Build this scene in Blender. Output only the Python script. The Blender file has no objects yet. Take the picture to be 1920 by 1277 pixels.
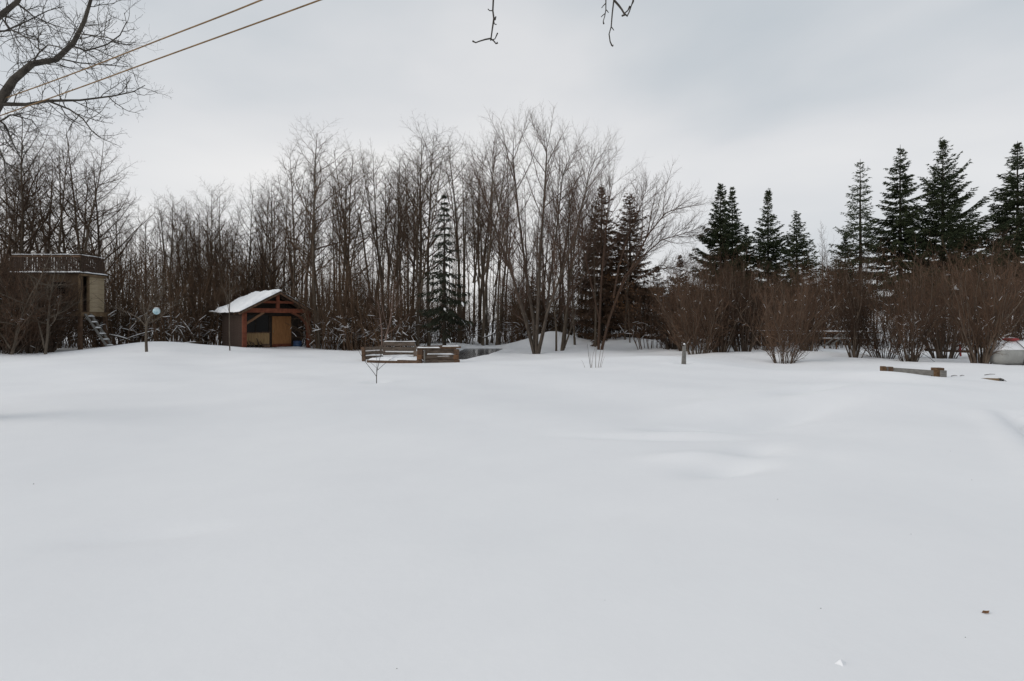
import bpy, math, random
import numpy as np
from mathutils import Vector, Matrix

random.seed(11)
rng = np.random.RandomState(11)
S = bpy.context.scene
C = S.collection
R = math.radians

# ------------------------------------------------------------------ camera, sky, sun
F, HY, CH = 1000.0, 604.0, 1.7          # focal length and horizon of the photograph (1920 wide), eye height
cam = bpy.data.cameras.new('camera')
cam.sensor_width = 36.0
cam.lens = 36.0 * F / 1920.0
cam.shift_y = -(638.5 - HY) / 1920.0
cam.clip_start, cam.clip_end = 0.05, 2000
camo = bpy.data.objects.new('camera', cam)
camo.location = (0, 0, CH)
camo.rotation_euler = (R(90), 0, 0)
C.objects.link(camo)
S.camera = camo

SUN_EL, SUN_AZ = R(25), R(255)          # soft glow of the sun through the cloud: from the left, a little behind
w = bpy.data.worlds.new('World')
S.world = w
w.use_nodes = True
nt = w.node_tree
N, Lk = nt.nodes, nt.links
N.clear()
out = N.new('ShaderNodeOutputWorld')
sky = N.new('ShaderNodeTexSky')
sky.sky_type = 'NISHITA'
sky.sun_disc = False
sky.sun_elevation = SUN_EL
sky.sun_rotation = SUN_AZ
bg1 = N.new('ShaderNodeBackground')
bg1.inputs[1].default_value = 0.1
Lk.new(sky.outputs[0], bg1.inputs[0])
tc = N.new('ShaderNodeTexCoord')
mp = N.new('ShaderNodeMapping')
mp.inputs['Scale'].default_value = (1.0, 1.0, 2.6)
mp.inputs['Location'].default_value = (1.7, 0.55, 0.3)
Lk.new(tc.outputs['Generated'], mp.inputs[0])
no = N.new('ShaderNodeTexNoise')
no.inputs['Scale'].default_value = 1.35
no.inputs['Detail'].default_value = 5.0
no.inputs['Roughness'].default_value = 0.42
no.inputs['Distortion'].default_value = 0.25
Lk.new(mp.outputs[0], no.inputs['Vector'])
sep = N.new('ShaderNodeSeparateXYZ')
Lk.new(tc.outputs['Generated'], sep.inputs[0])
# thicker, greyer cloud higher up and to the east; thin bright cloud low in the west
m1 = N.new('ShaderNodeMath'); m1.operation = 'MULTIPLY_ADD'
m1.inputs[1].default_value = -0.55; Lk.new(sep.outputs['Z'], m1.inputs[0]); Lk.new(no.outputs[0], m1.inputs[2])
m2 = N.new('ShaderNodeMath'); m2.operation = 'MULTIPLY_ADD'
m2.inputs[1].default_value = -0.16; Lk.new(sep.outputs['X'], m2.inputs[0]); Lk.new(m1.outputs[0], m2.inputs[2])
cr = N.new('ShaderNodeValToRGB')
e = cr.color_ramp.elements
e[0].position = 0.0; e[0].color = (0.47, 0.53, 0.58, 1)
e[1].position = 0.46; e[1].color = (0.885, 0.876, 0.868, 1)
a = e.new(0.25); a.color = (0.73, 0.74, 0.758, 1)
Lk.new(m2.outputs[0], cr.inputs[0])
bg2 = N.new('ShaderNodeBackground')
bg2.inputs[1].default_value = 1.0
Lk.new(cr.outputs[0], bg2.inputs[0])
mx = N.new('ShaderNodeMixShader')
mx.inputs[0].default_value = 0.94       # nearly full cloud cover
Lk.new(bg1.outputs[0], mx.inputs[1]); Lk.new(bg2.outputs[0], mx.inputs[2]); Lk.new(mx.outputs[0], out.inputs[0])

sl = bpy.data.lights.new('sun', 'SUN')
sl.energy = 1.2
sl.angle = R(38)
sl.color = (1.0, 0.95, 0.89)
so = bpy.data.objects.new('sun', sl)
C.objects.link(so)
sd = Vector((math.sin(SUN_AZ) * math.cos(SUN_EL), math.cos(SUN_AZ) * math.cos(SUN_EL), math.sin(SUN_EL)))
so.rotation_euler = sd.to_track_quat('Z', 'Y').to_euler()
S.view_settings.view_transform = 'Standard'
S.view_settings.look = 'None'
S.view_settings.exposure = 0.03
S.view_settings.gamma = 1.0
S.view_settings.use_curve_mapping = False
S.cycles.max_bounces = 5
S.cycles.diffuse_bounces = 3


def P(px, py, Y):
    return Vector(((px - 960) * Y / F, Y, CH + (HY - py) * Y / F))


# ------------------------------------------------------------------ materials
def mat(name, col, col2=None, scale=5.0, rough=0.9, bump=0.0, bscale=40.0, stretch=(1, 1, 1), spec=0.2, detail=5.0, objvar=0.0, coord='Object'):
    m = bpy.data.materials.new(name)
    m.use_nodes = True
    t = m.node_tree
    b = t.nodes['Principled BSDF']
    b.inputs['Roughness'].default_value = rough
    b.inputs['Specular IOR Level'].default_value = spec
    b.inputs['Base Color'].default_value = (*col, 1)
    co = t.nodes.new('ShaderNodeTexCoord')
    ma = t.nodes.new('ShaderNodeMapping')
    ma.inputs['Scale'].default_value = stretch
    t.links.new(co.outputs[coord], ma.inputs[0])
    last = None
    if col2:
        n = t.nodes.new('ShaderNodeTexNoise')
        n.inputs['Scale'].default_value = scale
        n.inputs['Detail'].default_value = detail
        n.inputs['Roughness'].default_value = 0.65
        t.links.new(ma.outputs[0], n.inputs['Vector'])
        r = t.nodes.new('ShaderNodeValToRGB')
        r.color_ramp.elements[0].position = 0.33
        r.color_ramp.elements[1].position = 0.68
        r.color_ramp.elements[0].color = (*col, 1)
        r.color_ramp.elements[1].color = (*col2, 1)
        t.links.new(n.outputs[0], r.inputs[0])
        last = r.outputs[0]
        if objvar:
            oi = t.nodes.new('ShaderNodeObjectInfo')
            mr = t.nodes.new('ShaderNodeMapRange')
            mr.inputs['To Min'].default_value = 1 - objvar
            mr.inputs['To Max'].default_value = 1 + objvar
            t.links.new(oi.outputs['Random'], mr.inputs[0])
            hs = t.nodes.new('ShaderNodeHueSaturation')
            t.links.new(mr.outputs[0], hs.inputs['Value'])
            t.links.new(last, hs.inputs['Color'])
            last = hs.outputs[0]
        t.links.new(last, b.inputs['Base Color'])
    if bump:
        n2 = t.nodes.new('ShaderNodeTexNoise')
        n2.inputs['Scale'].default_value = bscale
        n2.inputs['Detail'].default_value = 6
        t.links.new(ma.outputs[0], n2.inputs['Vector'])
        bp = t.nodes.new('ShaderNodeBump')
        bp.inputs['Strength'].default_value = bump
        bp.inputs['Distance'].default_value = 0.02
        t.links.new(n2.outputs[0], bp.inputs['Height'])
        t.links.new(bp.outputs[0], b.inputs['Normal'])
    return m


M = {}
M['snow'] = mat('snow', (0.825, 0.82, 0.83), (0.87, 0.865, 0.87), 0.35, 0.85, 0.10, 14.0, spec=0.15)
M['snow_bit'] = mat('snow_on_things', (0.80, 0.81, 0.83), (0.87, 0.87, 0.88), 3.0, 0.85, 0.4, 30.0)
M['bark'] = mat('poplar_bark', (0.058, 0.044, 0.033), (0.14, 0.112, 0.084), 3.0, 0.95, 0.8, 18.0, (3, 3, 0.8), objvar=0.25)
M['twig'] = mat('poplar_twig', (0.046, 0.030, 0.020), (0.108, 0.073, 0.050), 1.2, 0.95, objvar=0.25)
M['twig_red'] = mat('red_brown_twig', (0.048, 0.029, 0.019), (0.120, 0.073, 0.048), 1.6, 0.95, objvar=0.45)
M['hedge_stem'] = mat('brown_grey_stem', (0.045, 0.032, 0.024), (0.12, 0.092, 0.070), 2.2, 0.95, 0.5, 25.0, objvar=0.3)
M['twig_warm'] = mat('warm_twig', (0.056, 0.035, 0.026), (0.125, 0.082, 0.062), 0.8, 0.95)
M['under'] = mat('undergrowth_twig', (0.056, 0.036, 0.023), (0.135, 0.086, 0.055), 0.35, 0.95)
M['far'] = mat('distant_hazy_twig', (0.095, 0.074, 0.060), (0.16, 0.125, 0.10), 0.3, 0.95)  # paler than the near twigs: slight distance haze put into the colour
M['near_bark'] = mat('near_poplar_bark', (0.035, 0.03, 0.026), (0.09, 0.08, 0.066), 6.0, 0.95, 0.6, 30.0)
M['needle'] = mat('spruce_needles', (0.022, 0.033, 0.016), (0.058, 0.070, 0.034), 1.0, 0.8, objvar=0.2)
M['needle_d'] = mat('dark_spruce_needles', (0.014, 0.018, 0.011), (0.034, 0.038, 0.022), 1.0, 0.8)
M['needle_b'] = mat('browned_spruce_needles', (0.060, 0.038, 0.024), (0.165, 0.100, 0.062), 1.1, 0.85, objvar=0.15)
M['spruce_bark'] = mat('spruce_bark', (0.022, 0.017, 0.013), (0.055, 0.042, 0.032), 4.0, 0.95)
M['dry_leaf'] = mat('dry_leaves', (0.12, 0.060, 0.028), (0.24, 0.125, 0.06), 4.0, 0.9)
M['red_timber'] = mat('red_stained_timber', (0.085, 0.025, 0.014), (0.19, 0.060, 0.032), 4.0, 0.75, 0.5, 30.0, (1, 1, 1))
M['brown_timber'] = mat('brown_timber', (0.10, 0.052, 0.028), (0.19, 0.105, 0.058), 4.0, 0.8, 0.4, 30.0)
M['log'] = mat('weathered_log_siding', (0.030, 0.020, 0.016), (0.085, 0.058, 0.044), 5.0, 0.9, 0.6, 30.0, (1, 1, 5))
M['ply'] = mat('plywood_door', (0.20, 0.092, 0.034), (0.31, 0.150, 0.06), 3.0, 0.7, 0.1, 30.0, (3, 3, 0.6))
M['ply2'] = mat('pale_board', (0.24, 0.155, 0.075), (0.36, 0.25, 0.13), 5.0, 0.8, 0.1, 30.0, (4, 4, 0.6))
M['dark_in'] = mat('interior_shade_boards', (0.02, 0.015, 0.012), (0.04, 0.03, 0.024), 4.0, 0.9)  # near-black: the shade of dark interiors put into the board colour
M['glass'] = mat('dark_window_glass', (0.006, 0.006, 0.006), rough=0.12, spec=0.12)
M['shingle'] = mat('roof_shingle', (0.03, 0.024, 0.021), (0.06, 0.047, 0.04), 8.0, 0.9)
M['hut_ply'] = mat('weathered_hut_plywood', (0.062, 0.040, 0.025), (0.125, 0.084, 0.050), 1.6, 0.85, 0.2, 20.0)
M['hut_beam'] = mat('hut_beam', (0.13, 0.088, 0.05), (0.2, 0.14, 0.085), 4.0, 0.85)
M['cream'] = mat('cream_siding', (0.32, 0.26, 0.17), (0.40, 0.33, 0.23), 3.0, 0.8, 0.1, 20.0)
M['grey_wood'] = mat('grey_weathered_wood', (0.065, 0.050, 0.040), (0.19, 0.150, 0.12), 5.0, 0.9, 0.6, 40.0, (1, 4, 4))
M['rust_wood'] = mat('rusty_brown_wood', (0.06, 0.038, 0.026), (0.16, 0.10, 0.066), 6.0, 0.9, 0.5, 40.0)
M['end_grain'] = mat('fresh_end_grain', (0.060, 0.036, 0.020), (0.16, 0.095, 0.050), 14.0, 0.85, 0.3, 60.0)
M['timber_grey'] = mat('grey_timber', (0.13, 0.125, 0.115), (0.23, 0.22, 0.205), 6.0, 0.9, 0.4, 40.0, (0.5, 4, 4))
M['tank'] = mat('white_tank_paint', (0.26, 0.26, 0.245), (0.38, 0.38, 0.36), 2.5, 0.5, spec=0.4)
M['red_paint'] = mat('red_lid_paint', (0.27, 0.022, 0.024), (0.33, 0.035, 0.034), 6.0, 0.45, spec=0.4)
M['black'] = mat('black_rubber', (0.015, 0.015, 0.016), rough=0.6)
M['blue'] = mat('blue_barrel_plastic', (0.022, 0.05, 0.12), (0.035, 0.07, 0.15), 4.0, 0.45, spec=0.4)
M['ball'] = mat('pale_blue_ball', (0.20, 0.38, 0.44), (0.60, 0.70, 0.73), 7.0, 0.35, spec=0.5)
M['cable'] = mat('orange_brown_cable', (0.13, 0.078, 0.034), (0.27, 0.165, 0.075), 9.0, 0.6)
M['ice'] = mat('dark_pond_ice', (0.030, 0.031, 0.033), (0.085, 0.087, 0.09), 0.6, 0.22, 0.05, 6.0, spec=0.5)
M['metal_grey'] = mat('blue_grey_sheet', (0.10, 0.115, 0.125), (0.15, 0.165, 0.175), 1.0, 0.7)
M['red_bark'] = mat('reddish_bark', (0.06, 0.038, 0.027), (0.13, 0.082, 0.058), 5.0, 0.95, 0.7, 20.0, (3, 3, 0.8))
M['vase_bark'] = mat('grey_brown_bark', (0.05, 0.039, 0.031), (0.115, 0.092, 0.073), 3.0, 0.95, 0.6, 20.0, (3, 3, 0.8))
M['rosy_bark'] = mat('rosy_brown_bark', (0.11, 0.075, 0.060), (0.20, 0.14, 0.115), 3.0, 0.95)
M['pale_bark'] = mat('pale_brown_bark', (0.07, 0.056, 0.043), (0.14, 0.115, 0.09), 3.0, 0.95, 0.6, 20.0, (3, 3, 0.8))


# ------------------------------------------------------------------ helpers
def tag(o, label=None, cat=None, group=None, kind=None):
    if label: o['label'] = label
    if cat: o['category'] = cat
    if group: o['group'] = group
    if kind: o['kind'] = kind
    return o


def empty(name, loc, rz=0.0):
    o = bpy.data.objects.new(name, None)
    o.location = loc
    o.rotation_euler = (0, 0, rz)
    o.empty_display_size = 0.2
    C.objects.link(o)
    return o


def link(name, me, parent=None):
    o = bpy.data.objects.new(name, me)
    C.objects.link(o)
    if parent: o.parent = parent
    return o


def mk_mesh(name, V, quads=None, tris=None, m=None, smooth=False):
    me = bpy.data.meshes.new(name)
    V = np.ascontiguousarray(V, dtype=np.float32)
    if quads is not None and len(quads) > 0:
        quads = np.asarray(quads, dtype=np.int32)
        dg = quads[:, 2] == quads[:, 3]
        if dg.any():
            tt_ = quads[dg][:, :3]; quads = quads[~dg]
            tris = tt_ if tris is None else np.concatenate([np.asarray(tris, dtype=np.int32), tt_])
    nq = 0 if quads is None else len(quads)
    ntr = 0 if tris is None else len(tris)
    me.vertices.add(len(V)); me.vertices.foreach_set('co', V.ravel())
    me.loops.add(nq * 4 + ntr * 3)
    li = []
    if nq: li.append(np.asarray(quads, dtype=np.int32).ravel())
    if ntr: li.append(np.asarray(tris, dtype=np.int32).ravel())
    me.loops.foreach_set('vertex_index', np.concatenate(li))
    me.polygons.add(nq + ntr)
    ls = np.concatenate([np.arange(nq) * 4, nq * 4 + np.arange(ntr) * 3]).astype(np.int32)
    me.polygons.foreach_set('loop_start', ls)
    me.update(calc_edges=True)
    me.polygons.foreach_set('use_smooth', np.full(nq + ntr, smooth))
    if m: me.materials.append(m)
    return me


def tube_arrays(plist, sides, tip=False):
    """plist: [(pts, radii)] -> vertices, quads"""
    groups = {}
    for p, r in plist:
        groups.setdefault(len(p), []).append((p, r))
    VV, QQ, off = [], [], 0
    ang = np.arange(sides) * 2 * math.pi / sides
    ca, sa = np.cos(ang), np.sin(ang)
    for n, items in groups.items():
        A = np.array([[tuple(q) for q in p] for p, _ in items], dtype=np.float64)
        Rr = np.array([r for _, r in items], dtype=np.float64)
        T = np.gradient(A, axis=1)
        T /= (np.linalg.norm(T, axis=2, keepdims=True) + 1e-9)
        mean = T.mean(axis=1)
        ref = np.where(np.abs(mean[:, 2:3]) > 0.7, np.array([[1.0, 0, 0]]), np.array([[0, 0, 1.0]]))
        U = np.cross(T, ref[:, None, :]); U /= (np.linalg.norm(U, axis=2, keepdims=True) + 1e-9)
        W = np.cross(T, U)
        V = A[:, :, None, :] + Rr[:, :, None, None] * (ca[None, None, :, None] * U[:, :, None, :] + sa[None, None, :, None] * W[:, :, None, :])
        m_ = len(items)
        idx = np.arange(m_ * n * sides).reshape(m_, n, sides) + off
        a_ = idx[:, :-1, :]; b_ = np.roll(idx, -1, 2)[:, :-1, :]
        c_ = np.roll(idx, -1, 2)[:, 1:, :]; d_ = idx[:, 1:, :]
        if tip:                                  # twigs end in a point: one vertex instead of the last ring
            per = (n - 1) * sides + 1
            idx = (np.arange(m_) * per)[:, None, None] + (np.arange(n - 1) * sides)[None, :, None] + np.arange(sides)[None, None, :] + off
            if n > 2:
                a_ = idx[:, :-1, :]; b_ = np.roll(idx, -1, 2)[:, :-1, :]; c_ = np.roll(idx, -1, 2)[:, 1:, :]; d_ = idx[:, 1:, :]
                QQ.append(np.stack([a_, b_, c_, d_], -1).reshape(-1, 4))
            a_ = idx[:, -1, :]; b_ = np.roll(a_, -1, 1)
            ap = np.broadcast_to(((np.arange(m_) + 1) * per - 1 + off)[:, None], a_.shape)
            QQ.append(np.stack([a_, b_, ap, ap], -1).reshape(-1, 4))
            VV.append(np.concatenate([V[:, :-1].reshape(m_, -1, 3), A[:, -1:, :]], 1).reshape(-1, 3))
            off += m_ * per
            continue
        QQ.append(np.stack([a_, b_, c_, d_], -1).reshape(-1, 4))
        VV.append(V.reshape(-1, 3))
        off += m_ * n * sides
    return np.concatenate(VV), np.concatenate(QQ)


def tubes(name, lists, m, smooth=True):
    """lists: [(plist, sides), ...] -> one mesh"""
    VV, QQ, off = [], [], 0
    for it in lists:
        pl, s = it[0], it[1]
        if not pl: continue
        v, q = tube_arrays(pl, s, len(it) > 2)
        VV.append(v); QQ.append(q + off); off += len(v)
    return mk_mesh(name, np.concatenate(VV), np.concatenate(QQ), None, m, smooth)


class MB:
    def __init__(s): s.v, s.f = [], []

    def hexa(s, pts):
        o = len(s.v)
        s.v += [tuple(p) for p in pts]
        s.f += [(o, o + 3, o + 2, o + 1), (o + 4, o + 5, o + 6, o + 7), (o, o + 1, o + 5, o + 4), (o + 1, o + 2, o + 6, o + 5), (o + 2, o + 3, o + 7, o + 6), (o + 3, o, o + 4, o + 7)]
        return s

    def box(s, x0, x1, y0, y1, z0, z1):
        return s.hexa([(x0, y0, z0), (x1, y0, z0), (x1, y1, z0), (x0, y1, z0), (x0, y0, z1), (x1, y0, z1), (x1, y1, z1), (x0, y1, z1)])

    def beam(s, p, q, w_, h_, up=(0, 0, 1)):
        p, q = Vector(p), Vector(q)
        d = (q - p).normalized()
        u = d.cross(Vector(up))
        if u.length < 1e-3: u = Vector((1, 0, 0))
        u.normalize(); v = u.cross(d)
        u *= w_ / 2; v *= h_ / 2
        return s.hexa([p - u - v, p + u - v, p + u + v, p - u + v, q - u - v, q + u - v, q + u + v, q - u + v])

    def poly(s, pts, th, n=(0, 0, 1)):      # polygon extruded by th along n
        n = Vector(n) * th
        o, k = len(s.v), len(pts)
        s.v += [tuple(p) for p in pts] + [tuple(Vector(p) + n) for p in pts]
        s.f += [tuple(range(o + k - 1, o - 1, -1)), tuple(range(o + k, o + 2 * k))]
        s.f += [(o + i, o + (i + 1) % k, o + k + (i + 1) % k, o + k + i) for i in range(k)]
        return s

    def mesh(s, name, m, bevel=0.0):
        me = bpy.data.meshes.new(name)
        me.from_pydata(s.v, [], s.f)
        me.materials.append(m)
        return me

    def build(s, name, m, parent=None, bevel=0.0, kind=None):
        o = link(name, s.mesh(name, m), parent)
        if bevel:
            b = o.modifiers.new('bevel', 'BEVEL'); b.width = bevel; b.segments = 2; b.limit_method = 'ANGLE'
        if kind: o['kind'] = kind
        return o


def lumpy_snow(name, x0, x1, y0, y1, z, th, parent, seed=0, nx=None, ny=None, zf=None):
    """snow lying on a flat-ish top: rounded edges, uneven height"""
    r_ = np.random.RandomState(seed)
    nx = nx or max(4, int((x1 - x0) / 0.12)); ny = ny or max(4, int((y1 - y0) / 0.12))
    nx, ny = min(nx, 60), min(ny, 60)
    X, Y = np.meshgrid(np.linspace(x0, x1, nx), np.linspace(y0, y1, ny))
    ex = np.minimum(np.linspace(0, 1, nx), 1 - np.linspace(0, 1, nx)) * (x1 - x0)
    ey = np.minimum(np.linspace(0, 1, ny), 1 - np.linspace(0, 1, ny)) * (y1 - y0)
    E = np.minimum(*np.meshgrid(ex, ey))
    prof = np.clip(E / (th * 1.1 + 0.01), 0, 1) ** 0.5
    H = th * prof * (1 + 0.35 * np.sin(X * 5 + seed) * np.cos(Y * 4 + seed) + r_.uniform(-0.15, 0.15, X.shape))
    X = X + 0.03 * np.sin(Y * 5.3 + seed) + 0.02 * np.sin(Y * 13.1); Y = Y + 0.03 * np.sin(X * 4.7 + seed) + 0.02 * np.sin(X * 11.9)
    X = np.clip(X, x0 - .02, x1 + .02); Y = np.clip(Y, y0 - .02, y1 + .02)
    base = np.full(X.shape, z) if zf is None else zf(X, Y)
    V = np.stack([X, Y, base + 0.003 + H], -1).reshape(-1, 3)
    i = np.arange(nx * ny).reshape(ny, nx)
    Q = np.stack([i[:-1, :-1], i[:-1, 1:], i[1:, 1:], i[1:, :-1]], -1).reshape(-1, 4)
    return link(name, mk_mesh(name, V, Q, None, M['snow_bit'], True), parent)


# ------------------------------------------------------------------ snow ground
nr = np.random.RandomState(5)
WAVES = [(nr.uniform(0.5, 1.0) / s_, nr.uniform(0, 6.28), s_, nr.uniform(0, 6.28)) for s_ in
         [14, 11, 9, 7, 6, 5, 4, 3.3, 2.6]]


def sstep(a_, b_, x):
    t = np.clip((x - a_) / (b_ - a_), 0, 1)
    return t * t * (3 - 2 * t)


def ridge(x, y, x0, y0, ang, sx, sy, amp):
    c, s_ = math.cos(ang), math.sin(ang)
    u = (x - x0) * c + (y - y0) * s_
    v = -(x - x0) * s_ + (y - y0) * c
    return amp * np.exp(-(u / sx) ** 2 - (v / sy) ** 2)


WELLS = [(1003, 33.6, .55), (1046, 36.5, .5), (1125, 36.8, .55), (1286, 33, .6), (1308, 29.5, .55), (1352, 29.5, .5), (1394, 29.5, .5), (1470, 23.5, .5),
         (1516, 28.5, .5), (1602, 25.5, .5), (1656, 26, .5), (1706, 23, .5), (1770, 25.5, .55), (1838, 22, .6), (275, 27.0, .4), (706, 14.6, .25), (1283, 20.9, .3)]


def terrain(x, y):
    x = np.asarray(x, dtype=np.float64); y = np.asarray(y, dtype=np.float64)
    z = np.zeros(np.broadcast(x, y).shape)
    for k, a_, wl, ph in WAVES:
        z = z + 0.0032 * wl * np.sin((x * math.cos(a_) + y * math.sin(a_)) * 6.283 / wl + ph)
    z = z * (0.45 + 0.55 * sstep(6, 16, y))
    # rise towards the left wood
    z = z + ridge(x, y, -19.8, 30.3, 0.0, 3.9, 3.6, 0.62)
    z = z + ridge(x, y, -15.8, 29.5, 0.0, 1.7, 1.6, 0.17)
    # hollow with the pond, lip before it
    m = sstep(24.3, 26.5, y) * sstep(-5, -2.6, x) * (1 - sstep(7.6, 11.0, x)) * (1 - sstep(46, 52, y))
    z = z - 0.22 * m
    z = z + ridge(x, y, 4.2, 24.0, 0.02, 4.2, 0.9, 0.07)
    z = z - ridge(x, y, -4.2, 24.5, 0.0, 3.2, 2.2, 0.05)
    edge = np.interp(y, [27.5, 28.9, 32, 35.5, 38.7, 41.5], [-4.6, -2.75, -1.70, -1.25, -0.45, -0.8])
    pm = (1 - sstep(-0.35, 0.35, x - edge)) * sstep(-4.1, -3.4, x) * sstep(27.2, 28.6, y) * (1 - sstep(41.0, 42.2, y))
    z = z - 0.42 * pm
    z = z - ridge(x, y, -2.7, 26.2, 0.0, 1.5, 2.6, 0.17)
    # mounds
    z = z + ridge(x, y, 3.15, 42.5, 0, 1.7, 2.0, 0.98) + ridge(x, y, 5.0, 43.0, 0, 1.6, 2.0, 0.32) + ridge(x, y, 0.8, 42.5, 0, 2.0, 2.0, 0.42)
    z = z + ridge(x, y, 8.6, 41.5, 0, 2.3, 2.2, 0.66) + ridge(x, y, 12.0, 40.0, 0, 2.6, 2.4, 0.30)
    # right: hedge bank and drifts
    z = z + ridge(x, y, 14.0, 27.6, 0.0, 4.5, 1.2, 0.14) - ridge(x, y, 16.0, 32.0, 0, 6.0, 2.4, 0.12)
    z = z + ridge(x, y, 8.6, 12.5, 0.35, 4.0, 1.7, 0.27) - ridge(x, y, 4.8, 9.2, 0.6, 2.6, 1.1, 0.10)
    z = z - ridge(x, y, 5.1, 9.9, 0.55, 1.8, 0.38, 0.17) - ridge(x, y, 3.0, 8.75, 0.10, 0.62, 0.15, 0.15) + ridge(x, y, 3.0, 8.35, 0.1, 0.8, 0.22, 0.074)
    z = z - ridge(x, y, 2.1, 8.0, -0.02, 1.0, 0.13, 0.07) - ridge(x, y, 2.5, 6.2, 0.35, 0.5, 0.2, 0.11) + ridge(x, y, 2.3, 6.75, 0.1, 0.6, 0.22, 0.074)
    z = z - ridge(x, y, 5.5, 11.3, 0.5, 2.4, 0.35, 0.088) - ridge(x, y, 3.3, 7.2, 0.7, 0.5, 0.28, 0.095) - ridge(x, y, 3.9, 6.6, 0.75, 0.4, 0.2, 0.027)
    z = z - ridge(x, y, 6.8, 12.3, 0.45, 1.4, 0.35, 0.16) + ridge(x, y, 4.4, 10.9, 0.5, 2.0, 0.5, 0.108)
    z = z - ridge(x, y, -3.0, 4.35, 0.28, 0.6, 0.14, 0.041) - ridge(x, y, 0.5, 4.6, 0.5, 0.9, 0.35, 0.027) - ridge(x, y, 0.85, 4.75, 0.6, 0.13, 0.05, 0.011)
    # the timber kerb holds the snow back
    z = z + ridge(x, y, 11.3, 15.9, -0.03, 1.25, 1.5, 0.21) + ridge(x, y, 11.5, 17.8, 0.0, 2.4, 1.3, 0.10)
    # trodden path at the right edge
    line = (x - 8.25) + (y - 9.0) * -0.72
    tm = sstep(0.02, 0.32, line) * (1 - sstep(1.6, 2.0, line)) * sstep(4.0, 5.5, y) * (1 - sstep(9.3, 10.2, y))
    rough = 0.05 * np.sin(x * 9.1 + y * 3.7) * np.sin(y * 11.3 - x * 2.9) + 0.04 * np.sin(x * 17.0 - y * 13.0) + 0.03 * np.sin(x * 29 + y * 23)
    z = z - tm * 0.20 + tm * rough + 0.05 * np.exp(-((line + 0.15) / 0.2) ** 2) * sstep(5, 7, y) * (1 - sstep(9.5, 10.5, y))
    for px_, y_, r0 in WELLS:                # hollows melted round trunks and bush bases
        d2 = (x - (px_ - 960) * y_ / F) ** 2 + (y - y_) ** 2
        z = z - 0.10 * np.exp(-d2 / r0 ** 2) + 0.03 * np.exp(-((np.sqrt(d2) - r0 * 1.9) / (r0 * .8)) ** 2)
    # far: gently rolling land
    z = z + sstep(60, 200, y) * 0.8
    return z


def G(x, y): return float(terrain(x, y))


def spaced(lims):
    a_ = []
    for x0, x1, st in lims: a_.append(np.arange(x0, x1, st))
    a_.append([lims[-1][1]])
    return np.concatenate(a_)


gx = spaced([(-500, -100, 40), (-100, -40, 4), (-40, -12, 0.5), (-12, 12, 0.17), (12, 23, 0.27), (23, 40, 0.6), (40, 100, 4), (100, 500, 40)])
gy = spaced([(-60, -4, 4), (-4, 2, 0.5), (2, 13, 0.10), (13, 46, 0.3), (46, 70, 1.5), (70, 200, 10), (200, 900, 70)])
X, Y = np.meshgrid(gx, gy)
V = np.stack([X, Y, terrain(X, Y)], -1).reshape(-1, 3)
i = np.arange(X.size).reshape(X.shape)
Q = np.stack([i[:-1, :-1], i[:-1, 1:], i[1:, 1:], i[1:, :-1]], -1).reshape(-1, 4)
snow = link('snow_ground', mk_mesh('snow_ground', V, Q, None, M['snow'], True))
tag(snow, 'smooth deep snow covering the whole yard up to the wood', None, None, 'structure')
pond = MB().poly([(-10, 27, -0.40), (0.8, 27, -0.40), (0.8, 43, -0.40), (-10, 43, -0.40)], 0.05).build('pond_ice', M['ice'])
tag(pond, 'dark grey frozen pond water between snowy banks', None, None, 'structure')


# ------------------------------------------------------------------ branching
def rvec():
    return Vector((random.gauss(0, 1), random.gauss(0, 1), random.gauss(0, 1))).normalized()


def grow(out, p, d, L, r, lvl, cfg, lv_max=None):
    mx_ = cfg['levels'] if lv_max is None else lv_max
    n = cfg['seg'][lvl]
    wob, up = cfg['wob'][lvl], cfg['up'][lvl]
    pts = [p.copy()]
    d = d.normalized()
    rt = r * cfg['taper'][lvl]
    for k in range(n):
        d = (d + rvec() * wob + Vector((0, 0, up))).normalized()
        p = p + d * (L / n)
        pts.append(p.copy())
    rad = [r + (rt - r) * k / n for k in range(n + 1)]
    if lvl == mx_ and cfg.get('bud'):
        rad = [r] * n + [r * 1.7]
        pts.append(p + d * (r * 5)); rad.append(r * 0.3)
    out[lvl].append((pts, rad))
    if lvl < mx_:
        side(out, pts, rad, L, lvl, cfg, lv_max)


def side(out, pts, rad, L, lvl, cfg, lv_max=None):
    """children along a polyline"""
    nc = cfg['n'][lvl]
    nc = max(1, int(nc * random.uniform(0.8, 1.2)))
    t0 = cfg['t0'][lvl]
    n = len(pts) - 1
    az = random.uniform(0, 6.28)
    for k in range(nc):
        t = t0 + (1 - t0) * (k + random.random() * 0.8) / nc
        t = min(t, 0.995)
        f = t * n; i_ = int(f); f -= i_
        q = pts[i_].lerp(pts[i_ + 1], f)
        tr = rad[i_] + (rad[min(i_ + 1, len(rad) - 1)] - rad[i_]) * f
        dd = (pts[i_ + 1] - pts[i_]).normalized()
        az += 2.4 + random.uniform(-0.5, 0.5)
        ref = Vector((1, 0, 0)) if abs(dd.z) > 0.8 else Vector((0, 0, 1))
        u = dd.cross(ref).normalized(); v = u.cross(dd)
        an = R(cfg['ang'][lvl] + random.uniform(-12, 12))
        nd = dd * math.cos(an) + (u * math.cos(az) + v * math.sin(az)) * math.sin(an)
        if cfg.get('flat'): nd.z *= cfg['flat']
        sh = cfg['shape'][lvl]
        ln = L * cfg['lr'][lvl] * (1 - sh * (t - t0) / (1 - t0)) * random.uniform(0.7, 1.25)
        rr = min(tr * 0.72, max(cfg['rmin'][lvl + 1], ln * cfg['rl'][lvl + 1]))
        grow(out, q, nd, ln, rr, lvl + 1, cfg, lv_max)


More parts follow.
